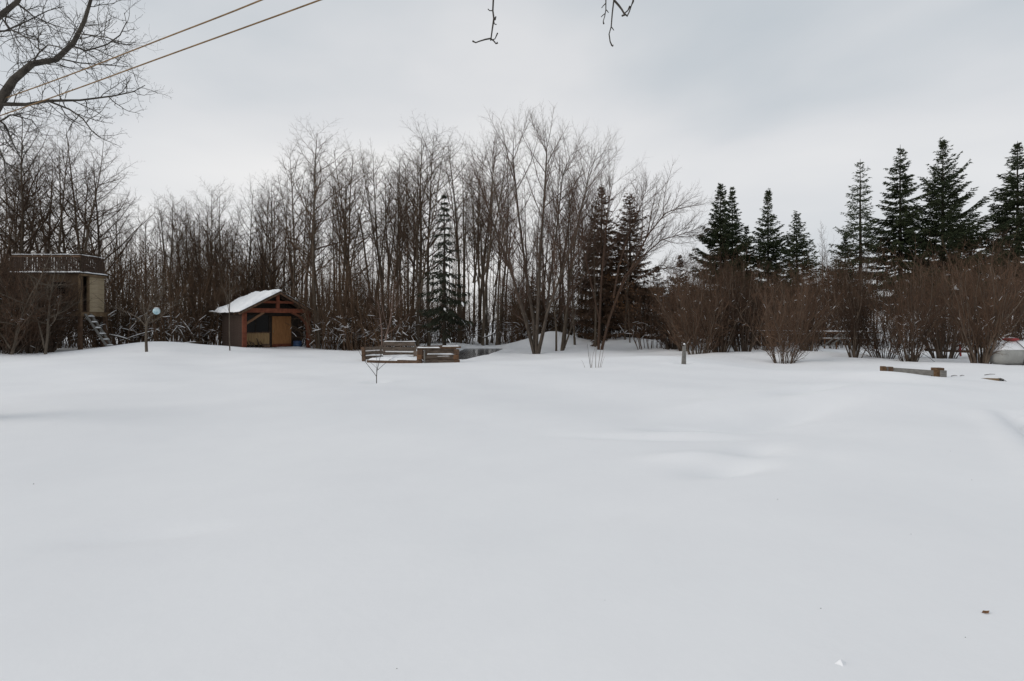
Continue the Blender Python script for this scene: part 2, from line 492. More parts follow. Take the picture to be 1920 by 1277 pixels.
POPLAR = dict(levels=3, seg=[9, 6, 4, 2], wob=[0.05, 0.18, 0.26, 0.28], up=[0.035, 0.085, 0.05, 0.04], taper=[0.10, 0.25, 0.4, 0.5],
              n=[26, 11, 7], t0=[0.34, 0.10, 0.10], ang=[48, 47, 50], lr=[0.25, 0.38, 0.42], shape=[0.6, 0.5, 0.4],
              rmin=[0, 0.014, 0.0085, 0.0062], rl=[0, 0.0115, 0.0095, 0.007])


def tree_meshes(seed, cfg, stems, trunk_mat, twig_mat, name='poplar', crown_lv=None):
    """stems: [(start, dir, length, radius)] or [(pts, radii)]"""
    random.seed(seed)
    o = {0: [], 1: [], 2: [], 3: [], 4: []}
    for s_ in stems:
        if len(s_) == 4:
            grow(o, Vector(s_[0]), Vector(s_[1]), s_[2], s_[3], 0, cfg)
        else:
            pts = [Vector(q) for q in s_[0]]
            L = sum((pts[k + 1] - pts[k]).length for k in range(len(pts) - 1))
            o[0].append((pts, list(s_[1])))
            side(o, pts, list(s_[1]), L, 0, cfg)
    tm = tubes(name + '_trunk', [(o[0], 8)], trunk_mat)
    cm = tubes(name + '_crown', [(o[1], 4), (o[2], 3), (o[3], 3, 1), (o[4], 3, 1)], twig_mat)
    return tm, cm, o


def poplar_proto(seed, H=14.0, fork=0, spread=1.0, bare=0.34, dens=1.0):
    random.seed(seed)
    cfg = dict(POPLAR)
    cfg['t0'] = [bare, 0.12, 0.15]
    cfg['lr'] = [0.29 * spread, 0.38, 0.42]
    cfg['n'] = [int(27 * dens), 11, 7]
    st = [((0, 0, -0.3), (random.uniform(-.05, .05), random.uniform(-.05, .05), 1), H, 0.115)]
    for k in range(fork):
        a_ = random.uniform(0, 6.28)
        z0 = H * random.uniform(0.03, 0.36)
        st.append(((0.02, 0, z0), (0.24 * math.cos(a_), 0.24 * math.sin(a_), 1), (H - z0) * random.uniform(0.82, 1.0), 0.075))
    return tree_meshes(seed, cfg, st, M['bark'], M['twig'])[:2]


PROTO = [poplar_proto(101), poplar_proto(102, fork=1), poplar_proto(103, spread=0.8, bare=0.45), poplar_proto(104, fork=2, spread=1.1, bare=0.28),
         poplar_proto(105, spread=1.25, bare=0.3), poplar_proto(106, fork=1, spread=0.75, bare=0.5, dens=0.9), poplar_proto(107, spread=1.0, bare=0.25, dens=1.2)]
THIN = [poplar_proto(120 + k, H=14, spread=0.55, bare=0.42, dens=0.75) for k in range(3)]


def put_tree(pr, px, top, Yd, label, group=None, name='poplar_tree', wide=1.0, lean=0.0, cat='tree', thick=1.0):
    x = (px - 960) * Yd / F
    z = G(x, Yd)
    H = CH + (HY - top) * Yd / F - z
    r_ = empty(name, (x, Yd, z), random.uniform(0, 6.28))
    s_ = H / 14.3
    r_.scale = (s_ * wide * thick, s_ * wide * thick, s_)
    r_.rotation_euler = (random.uniform(-.02, .02), lean, random.uniform(0, 6.28))
    tag(r_, label, cat, group)
    link('trunk', pr[0], r_)
    link('crown', pr[1], r_)
    return r_


random.seed(3)
# the front row: every trunk that can be told from the others
FRONT = [
    (12, 232, 33.5, 3, 1.05, 'gnarled bare poplar at the very left edge, behind the treehouse rail'),
    (47, 205, 34.5, 4, 1.1, 'bare poplar with kinked dark trunk rising over the treehouse roof'),
    (88, 262, 36.5, 1, 1.1, 'thinner bare poplar between the kinked trunk and the forked one above the treehouse'),
    (112, 250, 35.0, 6, 1.05, 'forked bare poplar rising behind the right half of the treehouse rail'),
    (152, 228, 36.0, 1, 1.05, 'tallest straight bare poplar just over the treehouse corner'),
    (196, 285, 37.0, 4, 1.15, 'leafless poplar with spread limbs right of the treehouse siding, last before the sky gap'),
    (322, 352, 40.0, 5, 1.0, 'slim bare poplar above the pale blue ball, left of a lower gap'),
    (386, 345, 39.0, 3, 1.0, 'twin-stemmed bare poplar with curved forks left of the shed roof'),
    (412, 350, 38.0, 1, 1.0, 'forked bare poplar directly behind the low eave of the shed roof'),
    (462, 340, 39.0, 0, 1.0, 'bare poplar rising over the middle of the snowy shed roof'),
    (500, 325, 38.0, 4, 1.0, 'bare poplar rising over the shed ridge'),
    (548, 268, 37.0, 6, 1.0, 'bushy bare poplar above the right rake of the shed'),
    (596, 240, 34.5, 0, 1.25, 'thick-trunked tall poplar close beside the shed on its right'),
    (640, 262, 36.0, 3, 1.0, 'dark multi-stemmed poplar two trunks right of the shed'),
    (668, 268, 37.5, 2, 1.0, 'narrow bare poplar between the shed and the plank bins'),
    (722, 268, 36.0, 5, 1.05, 'slender bare poplar over the left plank bin'),
    (745, 285, 38.0, 1, 1.0, 'forked bare poplar over the back boards of the left plank bin'),
    (782, 232, 36.0, 3, 1.1, 'tall branchy poplar with many forks left of the thin tattered spruce'),
    (804, 240, 37.0, 0, 1.05, 'tall poplar whose trunk touches the left side of the tattered spruce'),
    (862, 236, 43.2, 2, 1.2, 'tall straight poplar with brown trunk just right of the tattered spruce'),
    (905, 250, 43.6, 5, 1.0, 'bare poplar behind the pond, left of the big vase-shaped tree'),
    (930, 300, 44.0, 2, 0.9, 'lesser bare poplar behind the tip of the pond'),
]
for px, top, Yd, k, wd, lb in FRONT:
    put_tree(PROTO[k], px, top, Yd, lb, 'bare poplars along the front of the wood', wide=wd, lean=random.uniform(-.025, .025))

SKX = [-300, 0, 60, 100, 150, 200, 225, 250, 300, 350, 390, 430, 470, 500, 530, 570, 630, 680, 720, 780, 850, 880, 930, 970, 1010, 1060, 1100, 1140, 1180, 1250, 1300, 1330, 1560, 2200]
SKY_ = [260, 250, 245, 250, 250, 300, 372, 372, 352, 355, 350, 362, 345, 322, 310, 262, 262, 282, 280, 245, 245, 262, 285, 300, 300, 300, 330, 360, 380, 400, 430, 470, 480, 460]
ZONE = [(215, 'above and behind the treehouse'), (400, 'between the treehouse and the shed'), (470, 'behind the left slope of the shed roof'), (600, 'behind the shed ridge and its right slope'),
        (680, 'between the shed and the plank bins'), (790, 'behind the left plank bin'), (870, 'behind the right plank bin'), (960, 'beyond the dark pond'), (1115, 'behind the vase-shaped tree and snow mound'), (3000, 'around the brownish pair of spruces')]
for k in range(122):
    px = random.uniform(-40, 1190) if k < 98 else random.uniform(-40, 600)
    if px < 215 and random.random() < .55: px = random.uniform(215, 900)
    Yd = random.uniform(38, 60)
    if 780 < px < 960 and Yd < 43.5: Yd += 7
    if 805 < px < 858: px += 60
    top = np.interp(px, SKX, SKY_) + abs(random.gauss(0, 55)) + 4 + max(0, Yd - 45) * 2.0
    pr = random.choice(THIN + [PROTO[2], PROTO[5], PROTO[0]])
    put_tree(pr, px, top, Yd, 'slender bare poplar inside the wood ' + next(z_[1] for z_ in ZONE if px < z_[0]), 'slender poplars inside the wood', wide=random.uniform(0.8, 1.15), lean=random.uniform(-.06, .06))
for k, (px, top) in enumerate([(1541, 412), (1556, 436)]):
    put_tree(THIN[k], px, top, 58, ['thin pale bare poplar standing alone against the sky between the spruces, the taller of two',
                                    'thin pale bare poplar between the spruces, the shorter of two'][k], 'pair of lone thin poplars', wide=0.75)

# distant wood, one mass
random.seed(9)
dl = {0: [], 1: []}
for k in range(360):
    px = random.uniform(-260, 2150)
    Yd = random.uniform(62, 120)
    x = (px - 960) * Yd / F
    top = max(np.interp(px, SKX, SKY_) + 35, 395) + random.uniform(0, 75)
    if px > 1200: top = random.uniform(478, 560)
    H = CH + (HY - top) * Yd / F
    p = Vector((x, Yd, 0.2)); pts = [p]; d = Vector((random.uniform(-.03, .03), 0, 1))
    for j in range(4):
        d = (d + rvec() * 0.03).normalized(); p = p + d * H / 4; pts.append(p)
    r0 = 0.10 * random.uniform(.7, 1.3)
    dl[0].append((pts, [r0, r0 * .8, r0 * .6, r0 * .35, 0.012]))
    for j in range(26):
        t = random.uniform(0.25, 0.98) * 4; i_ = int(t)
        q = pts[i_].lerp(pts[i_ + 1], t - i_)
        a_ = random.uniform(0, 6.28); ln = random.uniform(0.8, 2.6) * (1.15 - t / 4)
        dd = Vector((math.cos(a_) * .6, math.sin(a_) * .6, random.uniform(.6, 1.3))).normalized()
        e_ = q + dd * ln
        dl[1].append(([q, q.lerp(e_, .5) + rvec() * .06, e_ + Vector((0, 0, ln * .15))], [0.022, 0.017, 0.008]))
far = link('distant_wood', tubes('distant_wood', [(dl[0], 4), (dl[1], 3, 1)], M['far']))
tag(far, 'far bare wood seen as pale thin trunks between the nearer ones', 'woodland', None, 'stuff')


# ------------------------------------------------------------------ the three feature trees by the mounds
def feature(name, label, px, py, Yd, stems, cfg, tm, cm, seed):
    x, y = (px - 960) * Yd / F, Yd
    root = empty(name, (x, y, G(x, y)))
    o0 = root.location
    st = []
    for path, r0 in stems:
        pts = [P(a_, b_, Yd + dy) - o0 for a_, b_, dy in path]
        if path[0][2] == 0 and path[0][1] >= 640: pts[0].z = -0.2
        # resample for smoothness
        n = len(pts)
        rr = [r0 * (1 - k / (n - 1)) ** 0.8 * 0.86 + 0.008 for k in range(n)]
        st.append((pts, rr))
    t_, c_, o = tree_meshes(seed, cfg, st, tm, cm, name)
    tag(root, label, 'tree')
    link('trunk', t_, root); link('crown', c_, root)
    return root, o


VASE = dict(levels=3, seg=[6, 7, 4, 1], wob=[0.05, 0.12, 0.17, 0.22], up=[0.05, 0.07, 0.06, 0.05], taper=[0.2, 0.22, 0.35, 0.5],
            n=[27, 16, 11], t0=[0.24, 0.08, 0.06], ang=[35, 38, 44], lr=[0.29, 0.34, 0.38], shape=[0.35, 0.4, 0.4],
            rmin=[0, 0.013, 0.0075, 0.0056], rl=[0, 0.0085, 0.008, 0.007])
feature('vase_tree', 'big vase-shaped bare tree, many stems from one base in the snow', 1003, 662, 33.6, [
    ([(1003, 662, 0), (990, 620, -.2), (968, 545, -.6), (945, 440, -1), (925, 340, -1.3), (912, 290, -1.5)], .10),
    ([(1004, 662, 0), (1000, 600, .3), (985, 500, .6), (972, 400, .8), (962, 300, 1.0), (963, 258, 1)], .125),
    ([(1005, 662, 0), (1008, 590, -.2), (1012, 480, -.4), (1020, 380, -.6), (1025, 290, -.8), (1020, 262, -1)], .13),
    ([(1008, 660, 0), (1022, 610, .3), (1032, 520, .9), (1045, 420, 1.2), (1055, 330, 1.5), (1072, 285, 1.7)], .105),
    ([(1004, 655, 0), (985, 590, .9), (955, 500, 1.6), (925, 420, 2.2), (900, 345, 2.6), (890, 325, 3)], .11),
    ([(1006, 655, 0), (1025, 590, -.6), (1050, 520, -1.1), (1078, 440, -1.6), (1098, 360, -2), (1108, 300, -2.2)], .10),
], VASE, M['vase_bark'], M['twig_warm'], 41)
cfgB = dict(VASE); cfgB['n'] = [17, 13, 12]
feature('clump_tree', 'bare tree of three slim stems before the taller snow mound', 1046, 653, 36.5, [
    ([(1043, 653, 0), (1043, 620, 0), (1038, 560, .3), (1035, 470, .5), (1045, 380, .8), (1050, 290, 1)], .08),
    ([(1052, 653, 0), (1058, 610, 0), (1068, 540, -.3), (1080, 440, -.5), (1100, 350, -.8), (1118, 290, -1)], .09),
    ([(1053, 652, 0), (1066, 630, .4), (1078, 590, .8), (1095, 500, 1.2), (1115, 400, 1.4), (1128, 330, 1.5)], .07),
], cfgB, M['bark'], M['twig_warm'], 42)
SPREAD = dict(VASE); SPREAD['up'] = [0.02, 0.045, 0.05, 0.05]; SPREAD['n'] = [24, 16, 11]; SPREAD['ang'] = [34, 36, 40]; SPREAD['t0'] = [0.4, .1, .1]
SPREAD['lr'] = [0.32, 0.34, 0.40]
c_root, c_o = feature('spreading_tree', 'bare tree forked low with reddish base, crown spreading before the paired spruces', 1125, 654, 36.8, [
    ([(1122, 654, 0), (1124, 600, 0), (1128, 520, .2), (1135, 440, .4), (1140, 390, .6), (1150, 335, .8)], .11),
    ([(1126, 654, 0), (1142, 600, -.3), (1162, 545, -.6), (1185, 500, -.9), (1215, 440, -1.1), (1248, 400, -1.2), (1278, 385, -1.3)], .11),
    ([(1150, 575, -.4), (1170, 520, -.8), (1200, 485, -1.2), (1240, 450, -1.6), (1275, 440, -1.8), (1300, 432, -2)], .07),
    ([(1150, 560, -.4), (1160, 500, .4), (1178, 440, .8), (1200, 390, 1.2), (1215, 345, 1.4)], .08),
    ([(1160, 548, -.6), (1200, 520, -.4), (1235, 505, 0), (1270, 500, .5), (1298, 492, 1)], .05),
    ([(1124, 600, 0), (1110, 540, .4), (1095, 470, .8), (1090, 400, 1.2), (1095, 350, 1.3)], .07),
], SPREAD, M['red_bark'], M['twig_warm'], 43)


def leaf_cluster(parent, spots, name='dry_leaves', n=60, rad=0.45, size=0.09):
    VV, TT = [], []
    for c in spots:
        for k in range(n):
            p = np.array(c) + rng.normal(0, rad * .5, 3) * (1.3, 1, .8)
            a_ = rng.normal(0, 1, 3); a_ /= np.linalg.norm(a_); b_ = np.cross(a_, rng.normal(0, 1, 3)); b_ /= np.linalg.norm(b_)
            s_ = size * rng.uniform(.5, 1.2); o = len(VV)
            VV += [p, p + a_ * s_ * .5 + b_ * s_ * .3, p + a_ * s_, p + a_ * s_ * .5 - b_ * s_ * .3]
            TT += [(o, o + 1, o + 2), (o, o + 2, o + 3)]
    ob = link(name, mk_mesh(name, np.array(VV), None, TT, M['dry_leaf']), parent)
    ob['kind'] = 'stuff'
    return ob


o0 = c_root.location
leaf_cluster(c_root, [P(a_, b_, 36) - o0 for a_, b_ in [(1165, 572), (1178, 578), (1188, 572), (1196, 582), (1158, 560), (1140, 520), (1170, 490), (1205, 500), (1180, 535)]], n=45)


# ------------------------------------------------------------------ spruces
def spruce_mesh(seed, H, Rb, up=0.0, dens=1.0, z0=0.06, droop=0.0, power=0.85, gap=0.36, tuft=0.17, asym=0.0):
    r_ = np.random.RandomState(seed)
    limbs, BL = [], []
    z = H * z0
    tr = 0.03 + H * 0.0105
    az = 0
    while z < H * 0.985:
        t = z / H
        nb = 5 + r_.randint(0, 3)
        for b in range(nb):
            az += 6.283 / nb + r_.uniform(-.35, .35)
            if r_.rand() > 0.93: continue
            L = (Rb * min(1.0, (1 - t) / 0.58) ** (power + .35) + 0.05) * r_.uniform(0.5, 1.12) * (1.22 if r_.rand() > .88 else 1)
            if t < 0.2: L *= 0.75 + t
            L *= 1 + asym * math.cos(az)
            s0 = math.tan(R((-14 + 46 * t + 26 * max(0, (t - .82) / .18)) + up + r_.uniform(-12, 12))) - droop
            n = 6
            u = np.linspace(0, 1, n)
            rr = u * L
            zz = z + r_.uniform(-.45, .45) * gap * (1.1 - t) + rr * s0 - 0.10 * L * np.sin(u * math.pi) * (1 - t) + 0.10 * L * u ** 2
            wob = r_.uniform(-.1, .1)
            x = rr * np.cos(az + wob * u); y = rr * np.sin(az + wob * u)
            pts = np.stack([x, y, zz + r_.uniform(-.05, .05)], -1)
            limbs.append((pts, np.linspace(0.008 + 0.012 * L, 0.005, n)))
            # branchlets both sides
            nb2 = max(3, int(L / 0.13))
            tt = (np.arange(nb2) + r_.rand(nb2)) / nb2 * 0.92 + 0.08
            for sg in (-1, 1):
                base = np.stack([np.interp(tt, u, pts[:, j]) for j in range(3)], -1)
                dirr = np.array([math.cos(az), math.sin(az), s0]); dirr /= np.linalg.norm(dirr)
                sd_ = np.array([-math.sin(az), math.cos(az), 0]) * sg
                bl = (0.32 * L * (1 - 0.75 * tt) + min(0.14, 0.04 + .12 * L)) * r_.uniform(.7, 1.2, nb2)
                dv = dirr[None] * 0.75 + sd_[None] * r_.uniform(.5, 1.0, (nb2, 1)) + np.array([0, 0, -0.42 - droop]) [None] * r_.uniform(.3, 1.4, (nb2, 1))
                dv /= np.linalg.norm(dv, axis=1, keepdims=True)
                BL.append((base, dv, bl))
        z += gap * (0.80 + 0.55 * (1 - t)) * r_.uniform(.7, 1.3)
    base = np.concatenate([b[0] for b in BL]); dv = np.concatenate([b[1] for b in BL]); bl = np.concatenate([b[2] for b in BL])
    reps = np.maximum(3, (bl / 0.030 * dens * 1.0 * (.6 + .8 * np.sin(np.arange(len(bl)) * .13) ** 2)).astype(int))
    idx = np.repeat(np.arange(len(bl)), reps)
    m_ = len(idx)
    f = r_.rand(m_)
    p = base[idx] + dv[idx] * (bl[idx] * f)[:, None]
    td = dv[idx] + r_.normal(0, .42, (m_, 3)) + np.array([0, 0, -.08])
    td /= np.linalg.norm(td, axis=1, keepdims=True)
    sdv = np.cross(td, r_.normal(0, 1, (m_, 3)) * (1, 1, .6)); sdv /= np.linalg.norm(sdv, axis=1, keepdims=True)
    ln = tuft * r_.uniform(.6, 1.3, m_)[:, None]; wd = 0.030 * r_.uniform(.7, 1.4, m_)[:, None]
    V_ = np.stack([p - sdv * wd * .6, p + sdv * wd * .6 + td * ln * .4, p + td * ln], 1).reshape(-1, 3)
    V_ = np.stack([p - sdv * wd, p + sdv * wd, p + td * ln], 1).reshape(-1, 3)
    T_ = np.arange(m_ * 3).reshape(-1, 3)
    trunk = tubes('spruce_trunk', [([([(0, 0, -.3), (0.02, 0, H * .4), (0, .02, H * .8), (0, 0, H)], [tr, tr * .7, tr * .3, .012])], 8)], M['spruce_bark'])
    lm = tubes('spruce_limbs', [(limbs, 3)], M['spruce_bark'])
    return trunk, lm, V_, T_, (base, dv, bl)


def put_spruce(seed, px, top, halfw, Yd, label, up=0, dens=1.0, needle='needle', group='tall spruces behind the hedge', name='spruce_tree', snow_low=False, **kw):
    x = (px - 960) * Yd / F
    z = G(x, Yd)
    H = CH + (HY - top) * Yd / F - z
    t_, l_, V_, T_, info = spruce_mesh(seed, H, halfw * 1.12 * Yd / F, up, dens, **kw)
    r_ = empty(name, (x, Yd, z))
    tag(r_, label, 'tree', group)
    link('trunk', t_, r_); link('limbs', l_, r_)['kind'] = 'stuff'
    link('crown', mk_mesh('spruce_crown', V_, None, T_, M[needle]), r_)
    if snow_low:
        base, dv, bl = info
        rs = np.random.RandomState(seed)
        sel = np.where((base[:, 2] < H * 0.42) & (rs.rand(len(bl)) < snow_low * (1 - base[:, 2] / (H * .45)).clip(0.05)) & (base[:, 1] < 0.3))[0]
        pl = []
        for k in sel:
            b = base[k] + dv[k] * bl[k] * .5
            pl.append(([b + (0, 0, .02), b + dv[k] * .16 + (0, 0, .03), b + dv[k] * .36 + (0, 0, .01)], [.012, .035, .010] if k % 4 else [.03, .08, .02]))
        if pl:
            s_ = link('snow', tubes('spruce_snow', [(pl, 5)], M['snow_bit']), r_)
            s_['kind'] = 'stuff'
    return r_


put_spruce(201, 1351, 344, 52, 46, 'densest dark spruce, leftmost of the tall ones over the hedge', dens=1.5, z0=.08, power=.65)
put_spruce(202, 1373, 350, 34, 47.5, 'second spruce top crowding close behind the densest spruce', dens=1.3, z0=.2, power=.7)
put_spruce(203, 1400, 424, 34, 48, 'low broken-topped spruce squeezed between two taller ones', dens=1.2, z0=.1)
put_spruce(204, 1440, 354, 40, 46, 'neat conical spruce with upswept branches right of the broken-topped one', up=8, dens=1.2, z0=.15, power=.7)
put_spruce(205, 1494, 397, 46, 44, 'shorter spruce with browned lower branches, right of the neat conical one', up=6, dens=1.1, z0=.12, power=.75)
put_spruce(206, 1613, 298, 44, 44, 'thin sparse spruce showing its bare trunk, tilted broken top', up=-4, dens=.55, z0=.2, power=.55, gap=.5, asym=-.15)
put_spruce(207, 1585, 440, 40, 47, 'small young spruce low behind the sparse one', up=10, dens=1.0, z0=.06)
put_spruce(208, 1688, 271, 52, 44, 'tall dense spruce with drooping branches left of the widest one', up=-4, dens=1.25, z0=.2, power=.6, droop=.08)
put_spruce(209, 1768, 262, 76, 43, 'widest tall spruce with long branches swept up to the sides', up=11, dens=1.1, z0=.22, power=.72, asym=.15, gap=.42)
put_spruce(210, 1908, 264, 74, 42, 'tall spruce cut by the right edge of the picture', up=3, dens=1.15, z0=.2, power=.8)
put_spruce(211, 1822, 448, 42, 46, 'small brownish spruce showing above the hedge between the two widest ones', dens=.9, needle='needle_b')
put_spruce(212, 1128, 347, 56, 41.5, 'brownish spruce behind the spreading bare tree, the left of the pair', dens=.95, needle='needle_b', group='brownish pair of spruces', power=.7)
put_spruce(213, 1181, 360, 52, 42.5, 'brownish spruce with level tiers, the right of the pair behind the spreading tree', dens=.9, up=-2, needle='needle_b', group='brownish pair of spruces', power=.6)
put_spruce(214, 1275, 482, 40, 45, 'small spruce with brown shoots between the spreading tree and the tall spruces', up=8, dens=.8, needle='needle_b', group='small spruces in the undergrowth')
put_spruce(215, 1232, 500, 34, 44, 'smallest spruce half buried in brown undergrowth beside the spreading tree', up=8, dens=.8, needle='needle_b', group='small spruces in the undergrowth')
put_spruce(216, 833, 360, 40, 33.2, 'thin tattered spruce among the poplars with snow on its lowest boughs', dens=.62, up=-14, droop=.22, z0=.16, power=.85, gap=.42, snow_low=.03, needle='needle_d', group='spruces within the poplar wood')
put_spruce(217, 1000, 520, 45, 47, 'dark low spruce behind the vase-shaped tree', dens=.8, group='spruces within the poplar wood', needle='needle_b')

# ------------------------------------------------------------------ shrubs
SHRUB = dict(levels=3, seg=[7, 4, 2, 1], wob=[0.13, 0.28, 0.35, 0.2], up=[0.05, 0.06, 0.03, 0.02], taper=[0.3, 0.35, 0.5, 0.5],
             n=[9, 6, 5], t0=[0.22, 0.10, 0.10], ang=[30, 42, 50], lr=[0.38, 0.40, 0.42], shape=[0.35, 0.3, 0.3],
             rmin=[0, 0.010, 0.007, 0.0055], rl=[0, 0.008, 0.008, 0.008])


def shrub_lists(seed, H=4.0, nst=26, splay=0.42, base=0.28, cfg=SHRUB, r=0.024):
    random.seed(seed)
    o = {0: [], 1: [], 2: [], 3: []}
    for k in range(nst):
        a_ = random.uniform(0, 6.28); q = math.sqrt(random.random())
        st = Vector((math.cos(a_) * base * q, math.sin(a_) * base * q, -0.15))
        sp = splay * q * random.uniform(.6, 1.2)
        d = Vector((math.cos(a_) * sp, math.sin(a_) * sp, 1))
        grow(o, st, d, H * random.uniform(.7, 1.02), r * random.uniform(.6, 1.3), 0, cfg)
    return o


def shrub_snow(o, n, hmax, hmin=.1, r=.014):
    cand = [(p, rr) for lv in (1, 2, 0) for p, rr in o[lv] if hmin < p[1].z < hmax and abs((p[1] - p[0]).normalized().z) < .8]
    random.shuffle(cand)
    pl = []
    for p, rr in cand[:n]:
        a_, b_ = p[0].copy(), p[1].copy()
        L_ = (b_ - a_).length
        b_ = a_ + (b_ - a_) * min(1, random.uniform(.25, .6) / max(L_, .01))
        up = Vector((0, 0, rr[0] + r * .5))
        pl.append(([a_ + up, a_.lerp(b_, .5) + up * 1.3, b_ + up], [r * .5, r, r * .4]))
    return pl


HEDGE = []
for k in range(6):
    SHRUB['ang'] = [[30, 42, 50], [38, 48, 50], [25, 40, 52]][k % 3]
    SHRUB['wob'][0] = [.19, .25, .21][k % 3]; SHRUB['t0'][0] = .12
    o = shrub_lists(300 + k, [3.9, 3.4, 4.1, 3.7, 3.5, 4.0][k], [32, 36, 26, 34, 42, 28][k], [.5, .75, .45, .62, .85, .55][k], [.30, .36, .22, .26, .42, .3][k], r=[.028, .022, .034, .026, .02, .03][k])
    st = tubes('shrub_stems', [(o[0], 4)], M['hedge_stem'])
    cr_ = tubes('shrub_crown', [(o[1], 3), (o[2], 3, 1), (o[3], 3, 1)], M['twig_red'])
    random.seed(k)
    sn = tubes('shrub_snow', [(shrub_snow(o, 22, 2.4, r=.007), 4)], M['snow_bit'])
    HEDGE.append((st, cr_, sn))

HB = [  # px, base y, Yd, top y, width factor, label
    (1262, 652, 35, 520, 1.0, 'leftmost hedge bush, low and wide with twigs down to the snow, behind the forked stake'),
    (1286, 655, 33, 505, .9, 'hedge bush rising right over the forked stake'),
    (1308, 663, 29.5, 500, .95, 'dark round-based hedge bush first right of the forked stake'),
    (1352, 662, 29.5, 508, .95, 'vase-like hedge bush second right of the forked stake'),
    (1394, 662, 29.5, 505, .95, 'vase-like hedge bush third right of the forked stake, under the broken-topped spruce'),
    (1432, 655, 33, 510, .9, 'smaller pinkish hedge bush set back behind the row'),
    (1470, 679, 23.5, 498, .72, 'near hedge bush standing forward of the row with bare cut stems at its foot'),
    (1516, 664, 28.5, 505, .9, 'hedge bush just left of the rail fence end'),
    (1602, 673, 25.5, 505, .75, 'narrow upright hedge bush hiding the right end of the rail fence'),
    (1656, 670, 26, 512, .8, 'low dense hedge bush between the upright one and the timber kerb'),
    (1706, 681, 23, 500, .85, 'hedge bush right behind the middle of the timber kerb'),
    (1770, 671, 25.5, 496, .95, 'hedge bush with leaning broken stems behind the thick end of the timber kerb'),
    (1838, 684, 22, 494, .95, 'large many-stemmed hedge bush left of the white tank'),
    (1925, 668, 25, 496, 1.0, 'hedge bush behind the white tank at the right edge of the picture'),
]
random.seed(21)
for k, (px, py, Yd, top, wf, lb) in enumerate(HB):
    x = (px - 960) * Yd / F
    z = G(x, Yd)
    H = (CH + (HY - top + 6) * Yd / F - z) * 1.12
    r_ = empty('hedge_bush', (x, Yd, z), random.uniform(0, 6.28))
    s_ = H / 3.9
    r_.scale = (s_ * wf * .86, s_ * wf * .86, s_)
    tag(r_, lb, 'bush', 'brown bushes in the hedge row')
    a_, b_, c_ = HEDGE[[1, 0, 4, 3, 0, 1, 4, 3, 2, 4, 3, 5, 2, 0][k]]
    link('stems', a_, r_); link('crown', b_, r_)
    q = link('snow', c_, r_); q['kind'] = 'stuff'

# left-edge bushes
for k, (px, Yd, top, lb) in enumerate([(8, 27.5, 480, 'brown bush at the left edge in front of the treehouse'), (58, 28.5, 505, 'tangled brown bush before the treehouse wall'), (32, 29.5, 455, 'tall thin-twigged bush screening the treehouse rail'),
                                       (-40, 28.5, 500, 'bush cut off by the left edge of the picture'), (90, 29.6, 560, 'low brown bush by the treehouse corner post'),
                                       (84, 30.3, 478, 'spindly brown bush touching the treehouse window'), (8, 30.2, 440, 'tallest brown bush beside the left end of the treehouse')]):
    x = (px - 960) * Yd / F; z = G(x, Yd); H = CH + (HY - top) * Yd / F - z
    r_ = empty('leafless_bush', (x, Yd, z), k * 1.3); s_ = H / 3.9; r_.scale = (s_, s_, s_)
    tag(r_, lb, 'bush', 'bushes before the treehouse')
    a_, b_, c_ = HEDGE[(k + 1) % 6]
    link('stems', a_, r_); link('crown', b_, r_); q = link('snow', c_, r_); q['kind'] = 'stuff'


# undergrowth: one tangled mass (left and centre), another behind the hedge
UCFG = dict(SHRUB); UCFG['levels'] = 2; UCFG['seg'] = [4, 2, 1]; UCFG['n'] = [8, 6]; UCFG['t0'] = [.15, .1]; UCFG['wob'] = [.22, .30, .3]; UCFG['up'] = [.05, .02, 0]
UCFG['lr'] = [.36, .42]; UCFG['rmin'] = [0, .010, .0075]; UCFG['ang'] = [46, 52]
UV, UL, US = [], [], []
for k in range(6):
    o = shrub_lists(400 + k, 4.2, 19, .42, .75, UCFG, .022)
    UV.append(tube_arrays(o[0] + o[1] + [], 3)); UL.append(tube_arrays(o[2], 3, True))
    random.seed(k)
    US.append(tube_arrays(shrub_snow(o, 26, 1.3, r=.012), 4))


def scatter(name, label, spots, m, snow_p=1.0):
    VV, QQ, off, SV, SQ, so_ = [], [], 0, [], [], 0
    for (x, y, h, wsc) in spots:
        k = random.randrange(6)
        a_ = random.uniform(0, 6.28); c_, s_ = math.cos(a_), math.sin(a_)
        M3 = np.array([[c_ * wsc, -s_ * wsc, 0], [s_ * wsc, c_ * wsc, 0], [0, 0, h / 3.4]])
        org = np.array([x, y, G(x, y)])
        for v, q in (UV[k], UL[k]):
            VV.append(v @ M3.T + org); QQ.append(q + off); off += len(v)
        if random.random() < snow_p:
            v, q = US[k]
            SV.append(v @ M3.T + org); SQ.append(q + so_); so_ += len(v)
    o = link(name, mk_mesh(name, np.concatenate(VV), np.concatenate(QQ), None, m))
    tag(o, label, 'undergrowth', None, 'stuff')
    if SV:
        s = link('snow', mk_mesh(name + '_snow', np.concatenate(SV), np.concatenate(SQ), None, M['snow_bit']), o)
        s['kind'] = 'stuff'
    return o


